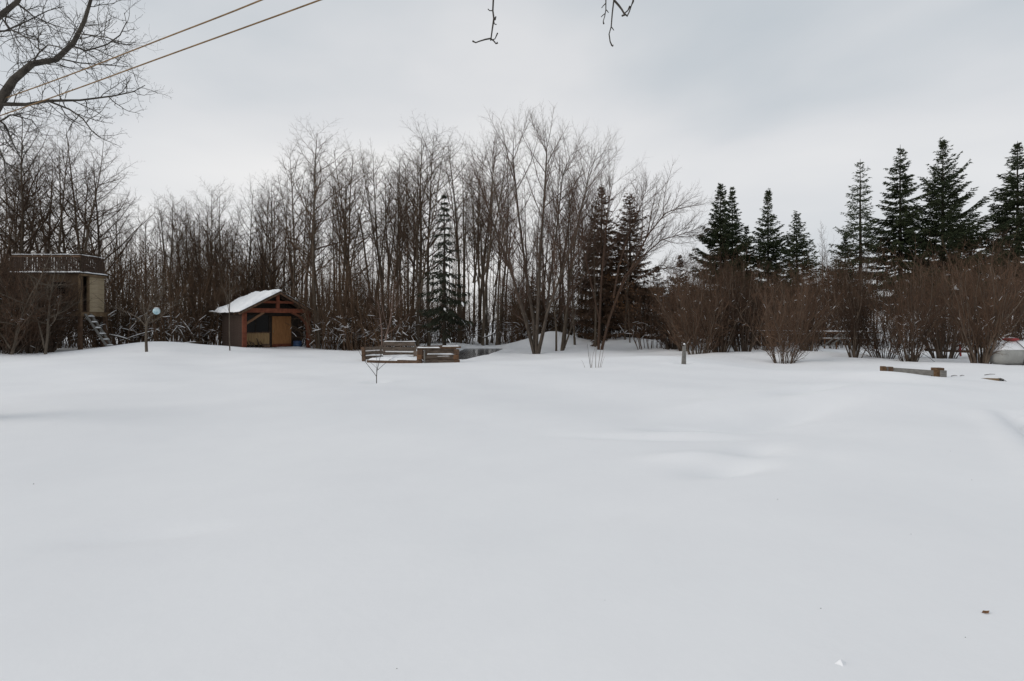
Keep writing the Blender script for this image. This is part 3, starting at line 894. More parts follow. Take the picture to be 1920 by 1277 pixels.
random.seed(77)
sp = []
for k in range(128):
    px = random.uniform(-120, 900); Yd = random.uniform(33.6, 40)
    if 400 < px < 600: Yd = random.uniform(38.5, 42)
    if px < 215: Yd = random.uniform(34.5, 40)
    if px > 770: Yd = random.uniform(42.6, 46)
    top = np.interp(px, [-100, 0, 200, 300, 400, 600, 800, 900], [460, 460, 468, 470, 478, 485, 510, 520]) + random.uniform(-15, 55)
    if k % 4 == 0: top = random.uniform(560, 600)
    sp.append(((px - 960) * Yd / F, Yd, CH + (HY - top) * Yd / F, random.uniform(1.0, 1.35)))
scatter('undergrowth', 'tangled brown undergrowth with snow caught on its lowest twigs, along the foot of the left wood', sp, M['under'])
sp = []
for k in range(50):
    px = random.uniform(880, 1330); Yd = random.uniform(44, 50)
    top = random.uniform(510, 580)
    sp.append(((px - 960) * Yd / F, Yd, CH + (HY - top) * Yd / F, random.uniform(.8, 1.3)))
scatter('undergrowth', 'brown undergrowth behind the snow mounds', sp, M['under'])
sp = []
for k in range(46):
    px = random.uniform(1215, 2080); Yd = random.uniform(35, 41)
    top = random.uniform(490, 560)
    sp.append(((px - 960) * Yd / F, Yd, CH + (HY - top) * Yd / F, random.uniform(.8, 1.3)))
scatter('undergrowth', 'red brown thicket filling the space behind the hedge bushes', sp, M['twig_red'])

# brown-leaved shrub beside the hedge, pale arching tree behind the right hedge
x, y = (1262 - 960) * .036, 36
r_ = empty('brown_leaved_shrub', (x, y, G(x, y)))
tag(r_, 'tall shrub still holding orange brown leaves, left of the tall spruces', 'shrub')
link('stems', HEDGE[0][0], r_); link('crown', HEDGE[0][1], r_)
leaf_cluster(r_, [(rng.normal(0, .7), rng.normal(0, .5), rng.uniform(2.1, 4.2)) for _ in range(22)], n=30, rad=.5, size=.10)
r_ = put_tree(PROTO[4], 1845, 432, 40, 'broad bare tree with arching pale twigs above the hedge, beside the edge spruce', None, 'arching_tree', 1.9)

# twiggy tree in front of the treehouse
random.seed(88)
for px_, Yd_, top_, wd_, lb_ in [(84, 27.6, 462, 1.5, 'small crooked tree with pale wavy branches in front of the treehouse window'), (20, 27.2, 440, 1.4, 'crooked low tree in front of the left half of the treehouse')]:
    cf_ = dict(POPLAR); cf_['levels'] = 2; cf_['wob'] = [.14, .26, .3, .3]; cf_['up'] = [.02, .0, .02, 0]; cf_['n'] = [16, 9, 5]; cf_['t0'] = [.25, .1, .1]; cf_['ang'] = [62, 50, 50]; cf_['lr'] = [.42, .4, .4]
    cf_['rmin'] = [0, .024, .013, .008]; cf_['seg'] = [9, 8, 4, 2]
    H_ = CH + (HY - top_) * Yd_ / F
    x_ = (px_ - 960) * Yd_ / F
    t_, c_, _o = tree_meshes(88 + int(px_), cf_, [((0, 0, -.2), (.15, 0, 1), H_, .07), ((0, 0, .3), (-.5, .1, 1), H_ * .8, .05)], M['pale_bark'], M['pale_bark'], 'crooked')
    r_ = empty('crooked_tree', (x_, Yd_, G(x_, Yd_))); tag(r_, lb_, 'tree', 'crooked trees before the treehouse')
    link('trunk', t_, r_); link('crown', c_, r_)

# fallen branches with snow along the left wood edge
FB = [((205, 628), (262, 640), 33), ((225, 640), (330, 608), 33.4), ((300, 646), (395, 640), 32.6), ((330, 612), (352, 640), 33), ((392, 585), (412, 590), 33.5), ((340, 600), (368, 640), 33.8),
      ((905, 634), (940, 620), 41.5), ((640, 640), (672, 606), 34.5), ((655, 612), (664, 634), 34.2)]
FBL = ['snowy fallen branch low beside the treehouse stairs', 'long fallen branch rising to the right under the pale blue ball', 'flat fallen branch left of the shed wall',
       'steep snowy branch right of the pale blue ball', 'snowy branch end sticking out at the shed eave', 'longer steep branch leaning between the ball and the shed',
       'snowy leaning branch at the pond bank', 'snowy leaning branch between the shed and the plank bins', 'short snowy broken branch between the shed and the plank bins']
random.seed(5)
for (a_, b_, Yd), lb in zip(FB, FBL):
    p, q = P(*a_, Yd), P(*b_, Yd + .5)
    r_ = empty('fallen_branch', p)
    tag(r_, lb, 'branch', 'fallen branches at the wood edge')
    d = q - p
    pts = [Vector((0, 0, 0)), d * .35 + rvec() * .07, d * .7 + rvec() * .07, d]
    link('stem', tubes('branch', [([(pts, [.05, .045, .035, .015])], 6)], M['bark']), r_)
    up = Vector((0, 0, .045))
    link('snow', tubes('branch_snow', [([([p_ + up for p_ in pts[:3]], [.02, .04, .02])], 6)], M['snow_bit']), r_)

# ------------------------------------------------------------------ near tree whose limbs hang into the picture
NY = 9.0
nb = Vector(((-115 - 960) * NY / F, NY, 0)); nb.z = G(nb.x, nb.y)
near = empty('near_poplar', nb)
tag(near, 'near bare poplar whose dark budded limbs reach in from the upper left edge', 'tree')
NC = dict(levels=3, seg=[6, 8, 6, 4], wob=[0.10, 0.26, 0.34, 0.36], up=[0.0, 0.03, 0.07, 0.10], taper=[0.3, 0.35, 0.5, 0.8],
          n=[10, 6, 4], t0=[0.05, 0.12, 0.15], ang=[55, 48, 52], lr=[0.25, 0.34, 0.42], shape=[0.3, 0.3, 0.3],
          rmin=[0, 0.0085, 0.0062, 0.0052], rl=[0, 0.008, 0.008, 0.008], bud=True)
limbs = [
    ([(-100, 330, 0), (-60, 262, 0), (-15, 215, 0), (5, 180, 0), (25, 150, -.1), (60, 120, -.2), (105, 112, -.2), (138, 80, -.3), (158, 40, -.4), (170, 0, -.5), (182, -60, -.6), (190, -120, -.6)], [17, 14, 12, 11, 9, 7.5, 6.5, 5.5, 4.5, 3.6, 2.6, 1.5]),
    ([(-3, 195, 0), (50, 196, .1), (90, 189, .2), (150, 188, .3), (212, 180, .4), (250, 172, .5), (272, 160, .5)], [5.5, 4.5, 3.8, 2.6, 2.0, 1.4, .9]),
    ([(92, 190, .2), (130, 205, 0), (155, 222, -.2), (172, 245, -.3), (188, 258, -.3)], [2.6, 2.2, 1.8, 1.3, .9]),
    ([(-100, 120, 0), (-40, 62, .1), (0, 30, .2), (32, 4, .3), (60, -40, .4), (80, -90, .4)], [11, 9, 7, 5.5, 4, 2]),
    ([(135, 86, -.3), (162, 95, -.1), (200, 84, .1), (225, 66, .2), (237, 42, .3), (233, 24, .3)], [2.2, 2, 1.7, 1.4, 1.1, .8]),
    ([(140, 62, -.3), (170, 66, -.6), (200, 70, -.8), (228, 80, -1)], [1.8, 1.5, 1.2, .8]),
    ([(112, 110, -.2), (150, 118, .2), (200, 122, .4), (240, 125, .6)], [2, 1.6, 1.2, .8]),
    ([(60, 120, -.2), (72, 100, -.6), (90, 84, -.9), (112, 88, -1.2), (130, 105, -1.4)], [2, 1.7, 1.4, 1.1, .8]),
    ([(-20, 210, 0), (10, 235, .4), (25, 270, .8), (40, 300, 1)], [3, 2.4, 1.7, .9]),
    ([(-40, 235, 0), (-10, 262, -.3), (8, 300, -.5), (12, 340, -.6)], [3, 2.4, 1.7, .9]),
    ([(30, 4, .3), (62, 30, .8), (95, 45, 1.1), (128, 55, 1.3)], [2.2, 1.8, 1.3, .8]),
    ([(0, 30, .2), (20, 55, -.3), (50, 70, -.6), (78, 78, -.8)], [2.2, 1.8, 1.3, .8]),
    ([(-40, 62, .1), (10, 58, .8), (50, 40, 1.1), (90, 20, 1.2), (120, 12, 1.2)], [3, 2.4, 1.8, 1.3, .8]),
    ([(-60, 262, 0), (-20, 240, .8), (20, 215, 1.3), (60, 225, 1.6), (80, 255, 1.8)], [3.4, 2.6, 2, 1.5, .8]),
]
st = []
random.seed(61)
for path, rad in limbs:
    pts = [P(a_, b_, NY + c_) - nb for a_, b_, c_ in path]
    st.append((pts, [max(.0035, r_ * NY / F * 0.72) for r_ in rad]))
oo = {0: [], 1: [], 2: [], 3: []}
for k, (pts, rad) in enumerate(st):
    L = sum((pts[j + 1] - pts[j]).length for j in range(len(pts) - 1))
    oo[0].append((pts, rad))
    cf = dict(NC)
    cf['n'] = [int(5 + 3.6 * L), 6, 3]
    cf['lr'] = [0.62 / L * 1.15, 0.42, 0.5]
    side(oo, pts, rad, L, 0, cf)
trk = [([Vector((0, 0, -.3)), Vector((.05, 0, 2)), Vector((-.02, .05, 4.2)), Vector((-.3, 0, 7)), Vector((-.4, .2, 10)), Vector((-.2, .4, 14))], [.30, .26, .22, .17, .11, .03])]
link('trunk', tubes('near_trunk', [(trk, 12)], M['near_bark']), near)
link('crown', tubes('near_crown', [(oo[0], 7), (oo[1], 4), (oo[2], 3), (oo[3], 3)], M['near_bark']), near)
# long overhead limb from the same tree, its tips hang into the top of the picture
TY = 4.0


def tp(a_, b_, dy=0): return P(a_, b_, TY + dy) - nb


hang = [
    ([Vector((-.3, 0, 7)), Vector((1.6, -.9, 8.6)), Vector((4.4, -2.6, 8.3)), Vector((7.2, -4.2, 6.6)), tp(900, -110, .2), tp(1010, -110, 0), tp(1110, -90, 0), tp(1185, -60, 0), tp(1230, -90, 0)], [.13, .10, .075, .05, .03, .02, .013, .009, .004]),
    ([tp(935, -110), tp(926, -50), tp(925, 0), tp(924, 20), tp(926, 35), tp(923, 55), tp(921, 70), tp(920, 76)], [.010, .007, .0052, .005, .0055, .0045, .004, .004]),
    ([tp(921, 72), tp(910, 74), tp(900, 77), tp(892, 80), tp(886, 77)], [.0045, .004, .0034, .0034, .005]),
    ([tp(921, 73), tp(926, 77), tp(930, 82), tp(933, 80)], [.004, .0038, .0035, .006]),
    ([tp(922, 75), tp(928, 73), tp(933, 62)], [.003, .0026, .004]),
    ([tp(924, 20), tp(918, 20), tp(915, 17)], [.003, .0026, .003]),
    ([tp(925, 38), tp(928, 36), tp(930, 31)], [.004, .0065, .003]),
    ([tp(926, 38), tp(927, 45), tp(931, 46)], [.003, .0025, .003]),
    ([tp(1140, -85), tp(1138, -30), tp(1136, 0), tp(1136, 18), tp(1134, 30), tp(1131, 40), tp(1132, 45)], [.006, .0045, .0035, .003, .0028, .0026, .0045]),
    ([tp(1136, 6), tp(1131, 11), tp(1128, 15)], [.0028, .0024, .002]),
    ([tp(1136, 18), tp(1139, 21), tp(1141, 24)], [.0026, .0024, .002]),
    ([tp(1135, 25), tp(1130, 29), tp(1127, 32)], [.0026, .0024, .002]),
    ([tp(1160, -75), tp(1153, -30), tp(1151, 0), tp(1148, 25), tp(1146, 50), tp(1142, 64), tp(1144, 78), tp(1147, 85), tp(1150, 86)], [.008, .006, .0045, .004, .0036, .0034, .0034, .004, .006]),
    ([tp(1146, 50), tp(1149, 54), tp(1151, 57)], [.003, .0026, .002]),
    ([tp(1152, 1), tp(1160, 10), tp(1166, 18), tp(1170, 25), tp(1176, 30), tp(1180, 22), tp(1184, 10), tp(1187, 3), tp(1188, -6)], [.006, .0058, .005, .0048, .0055, .0036, .0035, .006, .003]),
    ([tp(1171, 25), tp(1177, 20), tp(1181, 12)], [.0035, .0035, .006]),
    ([tp(1172, 28), tp(1168, 29), tp(1166, 30)], [.004, .005, .005]),
]
link('overhead_limb', tubes('overhead_limb', [([(h[0], [q * 1.35 for q in h[1]])], 6) for h in hang], M['near_bark']), near)

# ------------------------------------------------------------------ overhead cables
for k, (pth, lb) in enumerate([
    ([(700, -95, 5.2), (490, 0, 6.0), (300, 74.5, 7.0), (150, 133, 8.0), (10, 184, 9.0), (-200, 258, 11.0), (-600, 385, 16)], 'upper orange brown overhead cable crossing the top left corner'),
    ([(800, -78, 5.2), (600, 0, 6.0), (300, 109, 7.0), (150, 164, 8.0), (0, 217, 9.0), (-200, 285, 11.0), (-600, 402, 16)], 'lower orange brown overhead cable crossing the top left corner')]):
    pts = [Vector((9.5, -.6 + .5 * k, 5.6))] + [P(*q) for q in pth] + [Vector((-60, 34 + k, 7.2))]
    # smooth with Catmull-Rom
    sm = []
    for j in range(len(pts) - 1):
        p0, p1, p2, p3 = pts[max(0, j - 1)], pts[j], pts[j + 1], pts[min(len(pts) - 1, j + 2)]
        for t in (0, .25, .5, .75):
            sm.append(0.5 * ((2 * p1) + (p2 - p0) * t + (2 * p0 - 5 * p1 + 4 * p2 - p3) * t * t + (3 * p1 - p0 - 3 * p2 + p3) * t ** 3))
    sm.append(pts[-1])
    tag(link('overhead_cable', tubes('cable', [([(sm, [.0085] * len(sm))], 8)], M['cable'])), lb, 'cable', 'overhead cables')

# ------------------------------------------------------------------ timber shed
A = R(44.8)
sx, sy = -16.06, 32.0
shed = empty('timber_shed', (sx, sy, -0.02), A)
tag(shed, 'small red brown timber shed with snowy roof and open porch at the wood edge', 'shed')
W_, D_, PR = 3.92, 4.1, 1.15            # width, whole depth, porch depth
ZB, ZR = 2.30, 3.60                     # underside of tie beam, ridge
OV, FO = 0.42, 0.45                     # eave and gable overhang
mid = W_ / 2
pitch = (ZR - 2.52) / (mid)
# posts, beams
for s_ in (0.0, W_): MB().box(s_ - .11, s_ + .11, -.11, .11, 0, ZB).build('post', M['red_timber'], shed, .012)
MB().box(-.2, W_ + .2, -.10, .10, ZB, ZB + .27).build('tie_beam', M['red_timber'], shed, .012)
MB().box(mid - .10, mid + .10, -.085, .085, ZB + .272, ZR - .09).build('king_post', M['red_timber'], shed, .01)
zc = 2.98
MB().box(mid - (ZR - zc) / pitch + .12, mid - .103, -.07, .07, zc - .09, zc + .06).build('collar_tie', M['red_timber'], shed, .008)
MB().box(mid + .103, mid + (ZR - zc) / pitch - .12, -.07, .07, zc - .09, zc + .06).build('collar_tie', M['red_timber'], shed, .008)
MB().beam((.09, 0, 1.62), (1.12, 0, ZB + .02), .13, .15, (0, 1, 0)).build('brace', M['brown_timber'], shed, .008)
b = MB()
cv = [(W_ - .02, 0, 1.0), (W_ - .10, 0, 1.45), (W_ - .30, 0, 1.82), (W_ - .62, 0, 2.12), (W_ - 1.1, 0, ZB + .03)]
for q in range(4): b.beam(cv[q], cv[q + 1], .13, .15, (0, 1, 0))
b.build('brace', M['red_timber'], shed, .0)
for s_, nm in ((-1, 0), (1, 1)):        # top plates and rafters
    xx = 0 if s_ < 0 else W_
    MB().box(xx - .08, xx + .08, .12, D_, ZB + .02, ZB + .2).build('top_plate', M['brown_timber'], shed)
    for r0 in (-.36, 0.55):
        MB().beam((mid, r0, ZR - .07), (mid + s_ * (mid + OV), r0, ZR - .07 - pitch * (mid + OV)), .09, .12).build('rafter', M['rust_wood'], shed)
# roof
roof = MB()
for s_ in (-1, 1):
    ze = ZR - pitch * (mid + OV)
    roof.hexa([(mid, -FO, ZR), (mid + s_ * (mid + OV), -FO, ze), (mid + s_ * (mid + OV), D_ + .3, ze), (mid, D_ + .3, ZR),
               (mid, -FO, ZR + .05), (mid + s_ * (mid + OV), -FO, ze + .05), (mid + s_ * (mid + OV), D_ + .3, ze + .05), (mid, D_ + .3, ZR + .05)])
rf = roof.build('roof', M['shingle'], shed)


def roof_z(Xa, Ya): return ZR + .055 - pitch * np.abs(Xa - mid)


lumpy_snow('snow', -OV - .05, mid + .03, -FO - .03, D_ + .28, 0, .17, rf, 3, 50, 60, roof_z)
lumpy_snow('snow', mid - .02, W_ + OV + .02, -FO - .01, D_ + .28, 0, .03, rf, 4, 40, 50, roof_z)
# cabin walls: left wall of stacked boards
bm_ = MB().box(0, .05, 0, D_ - .14, 0, .148).mesh('siding_board', M['log'])
for k in range(15):
    o = link('siding_board', bm_, shed); o.location = (-.02 + random.uniform(-.012, .012), .13, .02 + k * .152)
MB().box(.032, .08, .13, D_, 0.0, ZB).build('wall', M['dark_in'], shed)
MB().box(W_ - .06, W_, PR + .02, D_, 0, ZB + .02).build('wall', M['log'], shed)
MB().box(0, W_, D_ + .003, D_ + .06, 0, ZB + .3).build('wall', M['log'], shed)
# front wall behind the porch: frame around window, door and right end
fw = empty('front_wall', (0, 0, 0)); fw.parent = shed
WX0, WX1, DX0, DX1 = .22, 1.88, 2.04, 3.28
MB().box(.09, WX0, PR, PR + .08, .1, ZB).box(WX1, DX0, PR, PR + .08, .1, ZB).box(WX0, WX1, PR, PR + .08, 2.16, ZB).box(DX0, DX1, PR, PR + .08, 2.11, ZB).box(DX1, W_ - .065, PR, PR + .08, .1, ZB).poly([(.02, PR, ZB + .003), (W_ - .02, PR, ZB + .003), (W_ - .02, PR, 2.44), (mid, PR, ZR - .14), (.02, PR, 2.44)], .05, (0, 1, 0)).build('wall_frame', M['dark_in'], fw)  # gable and right end: dark sheets stand in for the shade inside
for q in range(9):                       # pale boards under the window
    x0_ = WX0 + q * (WX1 - WX0) / 9
    MB().box(x0_ + .004, x0_ + (WX1 - WX0) / 9 - .004, PR - .03 - .008 * (q % 2), PR + .05, .28, 1.02).build('board', M['ply2'], fw)
MB().box(WX0 - .05, WX1 + .05, PR - .07, PR + .06, 1.024, 1.09).build('window_sill', M['rust_wood'], fw)
win = MB().box(WX0, WX1, PR + .03, PR + .045, 1.09, 2.16).build('window', M['glass'], fw)
for q in (WX0 + .02, (WX0 + WX1) / 2, WX1 - .02):
    MB().box(q - .02, q + .02, PR + .0, PR + .029, 1.09, 2.16).build('mullion', M['dark_in'], fw)
door = MB().box(DX0 + .01, DX1 - .01, PR - .035, PR + .03, .12, 2.10).build('door', M['ply'], shed, .006)
hd = MB().box(DX0 + .05, DX0 + .08, PR - .10, PR - .037, 1.05, 1.2).build('handle', M['ply2'], door)
kick = MB().box(DX0 + .02, DX1 - .02, PR - .05, PR - .037, .13, .32).build('kick_board', M['red_timber'], door)
# porch deck
MB().box(.0, W_ + .1, -.25, PR - .1, -.12, .07).build('deck', M['rust_wood'], shed)
lumpy_snow('snow', 2.1, W_ - .15, -.2, PR - .2, .072, .05, shed, 8)
cavities = [(.3, .5, .45, M['rust_wood']), ]
# things on the porch
def barrel(name, x, y, z, r, h, m, label):
    pr = [(r * .9, 0), (r, .03), (r, h * .3), (r * 1.03, h * .32), (r, h * .35), (r, h * .65), (r * 1.03, h * .67), (r, h * .7), (r, h - .03), (r * .9, h), (r * .85, h - .02), (0, h - .02)]
    n = 20; VV, FF = [], []
    for a2, b2 in pr:
        for k in range(n): VV.append((a2 * math.cos(k * 6.283 / n), a2 * math.sin(k * 6.283 / n), b2))
    for j in range(len(pr) - 1):
        for k in range(n): FF.append((j * n + k, j * n + (k + 1) % n, (j + 1) * n + (k + 1) % n, (j + 1) * n + k))
    o = link(name, mk_mesh(name, np.array(VV), FF, None, m, True))
    o.location = (x, y, z)
    return tag(o, label, 'barrel')


def shed_pt(s_, r_, z): return Vector((sx + s_ * math.cos(A) - r_ * math.sin(A), sy + s_ * math.sin(A) + r_ * math.cos(A), z))


q = shed_pt(3.52, .72, .06)
barrel('blue_barrel', q.x, q.y, q.z, .27, .42, M['blue'], 'low blue barrel on the porch right of the plywood door')
random.seed(8)
for k in range(9):                       # sticks of firewood leaning on the pale boards
    q = shed_pt(.3 + k * .12, .62 + random.uniform(-.06, .06), .05)
    t = shed_pt(.3 + k * .12 + random.uniform(-.15, .15), 1.02, .30 + random.uniform(.1, .38))
    o = link('firewood_stick', tubes('stick', [([([q - q, (t - q) * .5, t - q], [.028, .028, .022])], 6)], M['bark' if k % 2 else 'rust_wood'])); o.location = q
    tag(o, 'dark firewood stick leaning against the pale boards on the porch', 'firewood', 'firewood sticks on the porch')
q = shed_pt(1.45, .55, .06)
o = MB().box(-.2, .2, -.14, .14, 0, .28).build('crate', M['rust_wood'], None, .01); o.location = q; o.rotation_euler = (0, 0, A + .2)
tag(o, 'dark wooden box on the porch floor beside the firewood', 'box')
# bent metal pipe standing right of the shed, and a weathered stub post
r_ = link('bent_pipe', tubes('bent_pipe', [([([P(576, 650, 35.6), P(596, 650, 35.6) * .999, P(596, 620, 35.6), P(595, 602, 35.6), P(591, 598, 35.6), P(583, 599, 35.7), P(577, 602, 35.8)][1:], [.03] * 6)], 6)], M['timber_grey']))
tag(r_, 'thin bent grey pipe hooked over beside the right post of the shed', 'pipe')
o = link('stub_post', tubes('stub_post', [([([P(598, 655, 34.4), P(597, 612, 34.4), P(596, 579, 34.4)], [.10, .095, .085])], 8)], M['pale_bark']))
tag(o, 'short pale dead trunk standing against the shed right side', 'tree stump')

# ------------------------------------------------------------------ treehouse
tx, ty = -25.1, 31.0
gz = G(tx, ty)
th = empty('treehouse', (tx, ty, gz))
tag(th, 'raised plywood treehouse with rooftop rail and cream siding at the far left', 'treehouse')
zf, zt = 2.30 - gz, 4.52 - gz
HW, HD = 3.75, 1.75
MB().box(-HW, .0, .0, .04, zf, zt).build('front_wall', M['hut_ply'], th)
MB().box(-HW, -.04, HD, HD + .04, zf, zt).build('rear_wall', M['hut_ply'], th)
MB().box(-HW - .04, -HW, .0, HD + .04, zf, zt).build('side_wall', M['hut_ply'], th)
wn = MB().box(-1.65, -.82, -.02, -.003, zf + 1.05, zf + 1.72).build('window', M['glass'], th)
MB().box(-1.71, -1.652, -.04, -.001, zf + 1.0, zf + 1.77).box(-.818, -.76, -.04, -.001, zf + 1.0, zf + 1.77).box(-1.65, -.82, -.04, -.001, zf + 1.722, zf + 1.77).box(-1.65, -.82, -.04, -.001, zf + 1.0, zf + 1.048).build('frame', M['rust_wood'], wn)
MB().box(-.10, .02, -.03, .10, zf, zt - .003).build('corner_post', M['hut_beam'], th)
# end wall (faces +x): plywood strip, doorway, cream boards
MB().box(-.04, .0, .102, .22, zf, zt).build('end_wall', M['hut_ply'], th)
MB().box(-.10, .015, .60, .68, zf, zt).build('door_frame', M['hut_beam'], th)
MB().box(-HW + .05, -.5, .05, HD - .05, zf + .01, zf + .06).build('floor', M['dark_in'], th)
MB().box(-.55, -.50, .05, HD - .05, zf + .06, zt).build('inner_partition', M['dark_in'], th)
bm2 = MB().box(-.03, .02, 0, HD - .68 + .06, 0, .268).mesh('siding_board', M['cream'])
for k in range(8):
    o = link('siding_board', bm2, th); o.location = (random.uniform(-.004, .004), .683, zf + .01 + k * .277)
# floor and roof beams
MB().box(-HW - .1, .08, -.08, .0 - .002, zf - .24, zf - .003).build('floor_beam', M['hut_beam'], th)
MB().box(.005, .10, -.078, HD + .45, zf - .26, zf - .004).build('floor_beam', M['hut_beam'], th)
rf2 = MB().box(-HW - .2, .14, -.16, HD + .2, zt + .003, zt + .06).build('roof', M['shingle'], th)
MB().box(-.02, .13, -.10, HD + .12, zt - .12, zt).build('fascia', M['hut_beam'], th)
lumpy_snow('snow', -HW - .2, .15, -.17, .12, zt + .06, .07, rf2, 5, 50, 5)
lumpy_snow('snow', -.2, .16, .13, HD + .2, zt + .06, .07, rf2, 6, 5, 20)
# rooftop railing with vertical slats
rail = empty('railing', (0, 0, zt + .06)); rail.parent = th
sm_ = MB().box(0, .085, 0, .022, .0, 1.02).mesh('slat', M['log'])
for k in range(27):
    o = link('slat', sm_, rail); o.location = (-HW - .1 + k * .142, -.06, random.uniform(-.03, .03)); o.rotation_euler = (0, random.uniform(-.03, .03), 0)
sm2 = MB().box(0, .022, 0, .085, .0, 1.02).mesh('slat', M['log'])
for k in range(13):
    o = link('slat', sm2, rail); o.location = (.03, .05 + k * .135, random.uniform(-.03, .03))
MB().box(-HW - .15, .06, -.10, -.064, .88, .98).box(-.01, .026, -.04, HD + .05, .88, .98).build('top_rail', M['rust_wood'], rail)
lumpy_snow('snow', -HW - .15, .06, -.11, -.02, 1.04, .03, rail, 9, 50, 4)
lumpy_snow('snow', -.02, .07, 0, HD + .05, 1.04, .03, rail, 9, 4, 20)
# posts
for (a_, b_) in ((-.02, .03), (-.02, HD + .2), (-HW, .03), (-HW / 2, .03), (-HW, HD)):
    MB().box(a_ - .09, a_ + .09, b_ - .09, b_ + .09, -.2, zf - .262).build('post', M['rust_wood'], th, .01)
# stair
stair = empty('stair', (0, 0, 0)); stair.parent = th
for yy in (.22, .62):
    MB().beam((.12, yy, zf - .12), (1.55, yy, -.05), .05, .17, (0, 1, 0)).build('stringer', M['timber_grey'], stair)
for k in range(6):
    t = (k + .6) / 6.4
    q = (.12 + 1.43 * t, zf - .10 - (zf - .05) * t)
    MB().box(q[0] - .11, q[0] + .13, .25, .59, q[1], q[1] + .04).build('tread', M['timber_grey'], stair)
    lumpy_snow('snow', q[0] - .11, q[0] + .13, .25, .59, q[1] + .04, .05, stair, k, 6, 6)

# ------------------------------------------------------------------ plank bins
def plank_wall(par, p0, p1, z0, heights, gap, m, th_=.045, names='plank', jit=.02):
    z = z0
    for h in heights:
        a_ = Vector((p0[0], p0[1], z + h / 2 + random.uniform(-jit, jit) * .4)); b_ = Vector((p1[0], p1[1], z + h / 2 + random.uniform(-jit, jit)))
        MB().beam(a_, b_, th_ * random.uniform(.85, 1.2), h).build(names, m, par, .004)
        z += h + gap
    return z


random.seed(31)
by = 25.0
b1 = P(681, 640, by); gz = G(b1.x, by)
bin1 = empty('plank_bin', (b1.x, by, gz - .20)); tag(bin1, 'left weathered plank bin with open front, snow inside and split end log', 'planter bin', 'weathered plank bins by the pond')
def L1(px, Yd): return ((px - 960) * Yd / F - b1.x, Yd - by)
k_ = by / F
plank_wall(bin1, L1(682, 24.6), L1(718, 25.2), .0, [.18, .17, .17, .15], .045, M['grey_wood'])
plank_wall(bin1, L1(718, 25.75), L1(778, 25.75), .08, [.18, .2, .2, .2], .05, M['grey_wood'])
plank_wall(bin1, L1(776, 25.6), L1(800, 24.2), .02, [.2, .2, .12], .02, M['grey_wood'])
plank_wall(bin1, L1(688, 23.85), L1(765, 23.6), .10, [.15], .02, M['rust_wood'])
plank_wall(bin1, L1(745, 23.6), L1(792, 23.2), .08, [.20], .02, M['rust_wood'])
MB().beam((*L1(683, 24.4), -.15), (*L1(681, 24.4), .82), .17, .15).build('end_post', M['rust_wood'], bin1, .02)
MB().beam((*L1(714, 25.35), -.15), (*L1(714, 25.35), .86), .08, .08).build('post', M['grey_wood'], bin1, .01)
MB().beam((*L1(779, 25.65), -.15), (*L1(779, 25.65), .84), .08, .08).build('post', M['grey_wood'], bin1, .01)
x0_, y0_ = L1(718, 25.7); x1_, _ = L1(779, 25.7)
lumpy_snow('snow', x0_, x1_, y0_ + .02, y0_ + .11, 1.015, .03, bin1, 3, 20, 4)
lumpy_snow('snow', L1(690, 24)[0], L1(795, 24)[0], L1(0, 23.9)[1], L1(0, 25.6)[1], .20, .12, bin1, 5, 30, 20)
for (pa, ya, pb, yb, zz, wd) in [(718, 25.62, 800, 25.62, .34, .06), (686, 24.52, 716, 25.0, .42, .05)]:
    p_, q_ = L1(pa, ya), L1(pb, yb)
    link('snow', tubes('ledge_snow', [([([Vector((*p_, gz * 0 + zz)), Vector(((p_[0] + q_[0]) / 2, (p_[1] + q_[1]) / 2, zz + .02)), Vector((*q_, zz))], [wd * .5, wd * .7, wd * .5])], 6)], M['snow_bit']), bin1)
c1 = P(783, 640, 23.4)
bin2 = empty('plank_bin', (c1.x, 23.4, G(c1.x, 23.4) - .12)); tag(bin2, 'right weathered plank bin with blocky corner posts and snow-capped top boards beside the pond', 'planter bin', 'weathered plank bins by the pond')
def L2(px, Yd): return ((px - 960) * Yd / F - c1.x, Yd - 23.4)
plank_wall(bin2, L2(795, 23.3), L2(852, 23.3), -.12, [.20, .17, .18, .19], .038, M['grey_wood'])
plank_wall(bin2, L2(782, 23.9), L2(855, 24.9), .0, [.2, .2, .2, .2], .015, M['rust_wood'])
for pxx in (787, 856):
    for q in range(4):
        x_, y_ = L2(pxx + random.uniform(-1, 1), 23.2)
        MB().box(x_ - .11, x_ + .11, y_ - .1, y_ + .12, -.15 + q * .225, -.15 + q * .225 + .21).build('corner_block', M['rust_wood' if q % 2 else 'brown_timber'], bin2, .015)
x_, y_ = L2(796, 23.2)
MB().beam((x_, y_ - .02, -.15), (x_, y_ - .02, .72), .06, .06).build('stake', M['timber_grey'], bin2)
a_, b_ = L2(781, 23.2), L2(826, 23.2)
MB().box(a_[0], b_[0], -.35, -.06, .76, .80).build('top_board', M['grey_wood'], bin2, .005)
lumpy_snow('snow', a_[0] + .05, b_[0], -.34, -.07, .80, .035, bin2, 5, 20, 5)
a_, b_ = L2(826, 23.2), L2(864, 23.2)
MB().box(a_[0] + .01, b_[0], -.33, -.04, .79, .86).build('top_board', M['rust_wood'], bin2, .005)
lumpy_snow('snow', a_[0] + .1, b_[0] - .05, -.32, -.05, .86, .03, bin2, 6, 20, 5)
a_, b_ = L2(797, 23.2), L2(848, 23.2)
lumpy_snow('snow', a_[0], a_[0] + .65, -.3, -.14, .02, .05, bin2, 7, 12, 4)
lumpy_snow('snow', b_[0] - .65, b_[0] - .1, -.17, -.12, .42, .03, bin2, 7, 12, 4)
lumpy_snow('snow', L2(793, 0)[0] * 0 + .3, L2(850, 23.4)[0], .0, 1.0, .35, .15, bin2, 8, 20, 12)


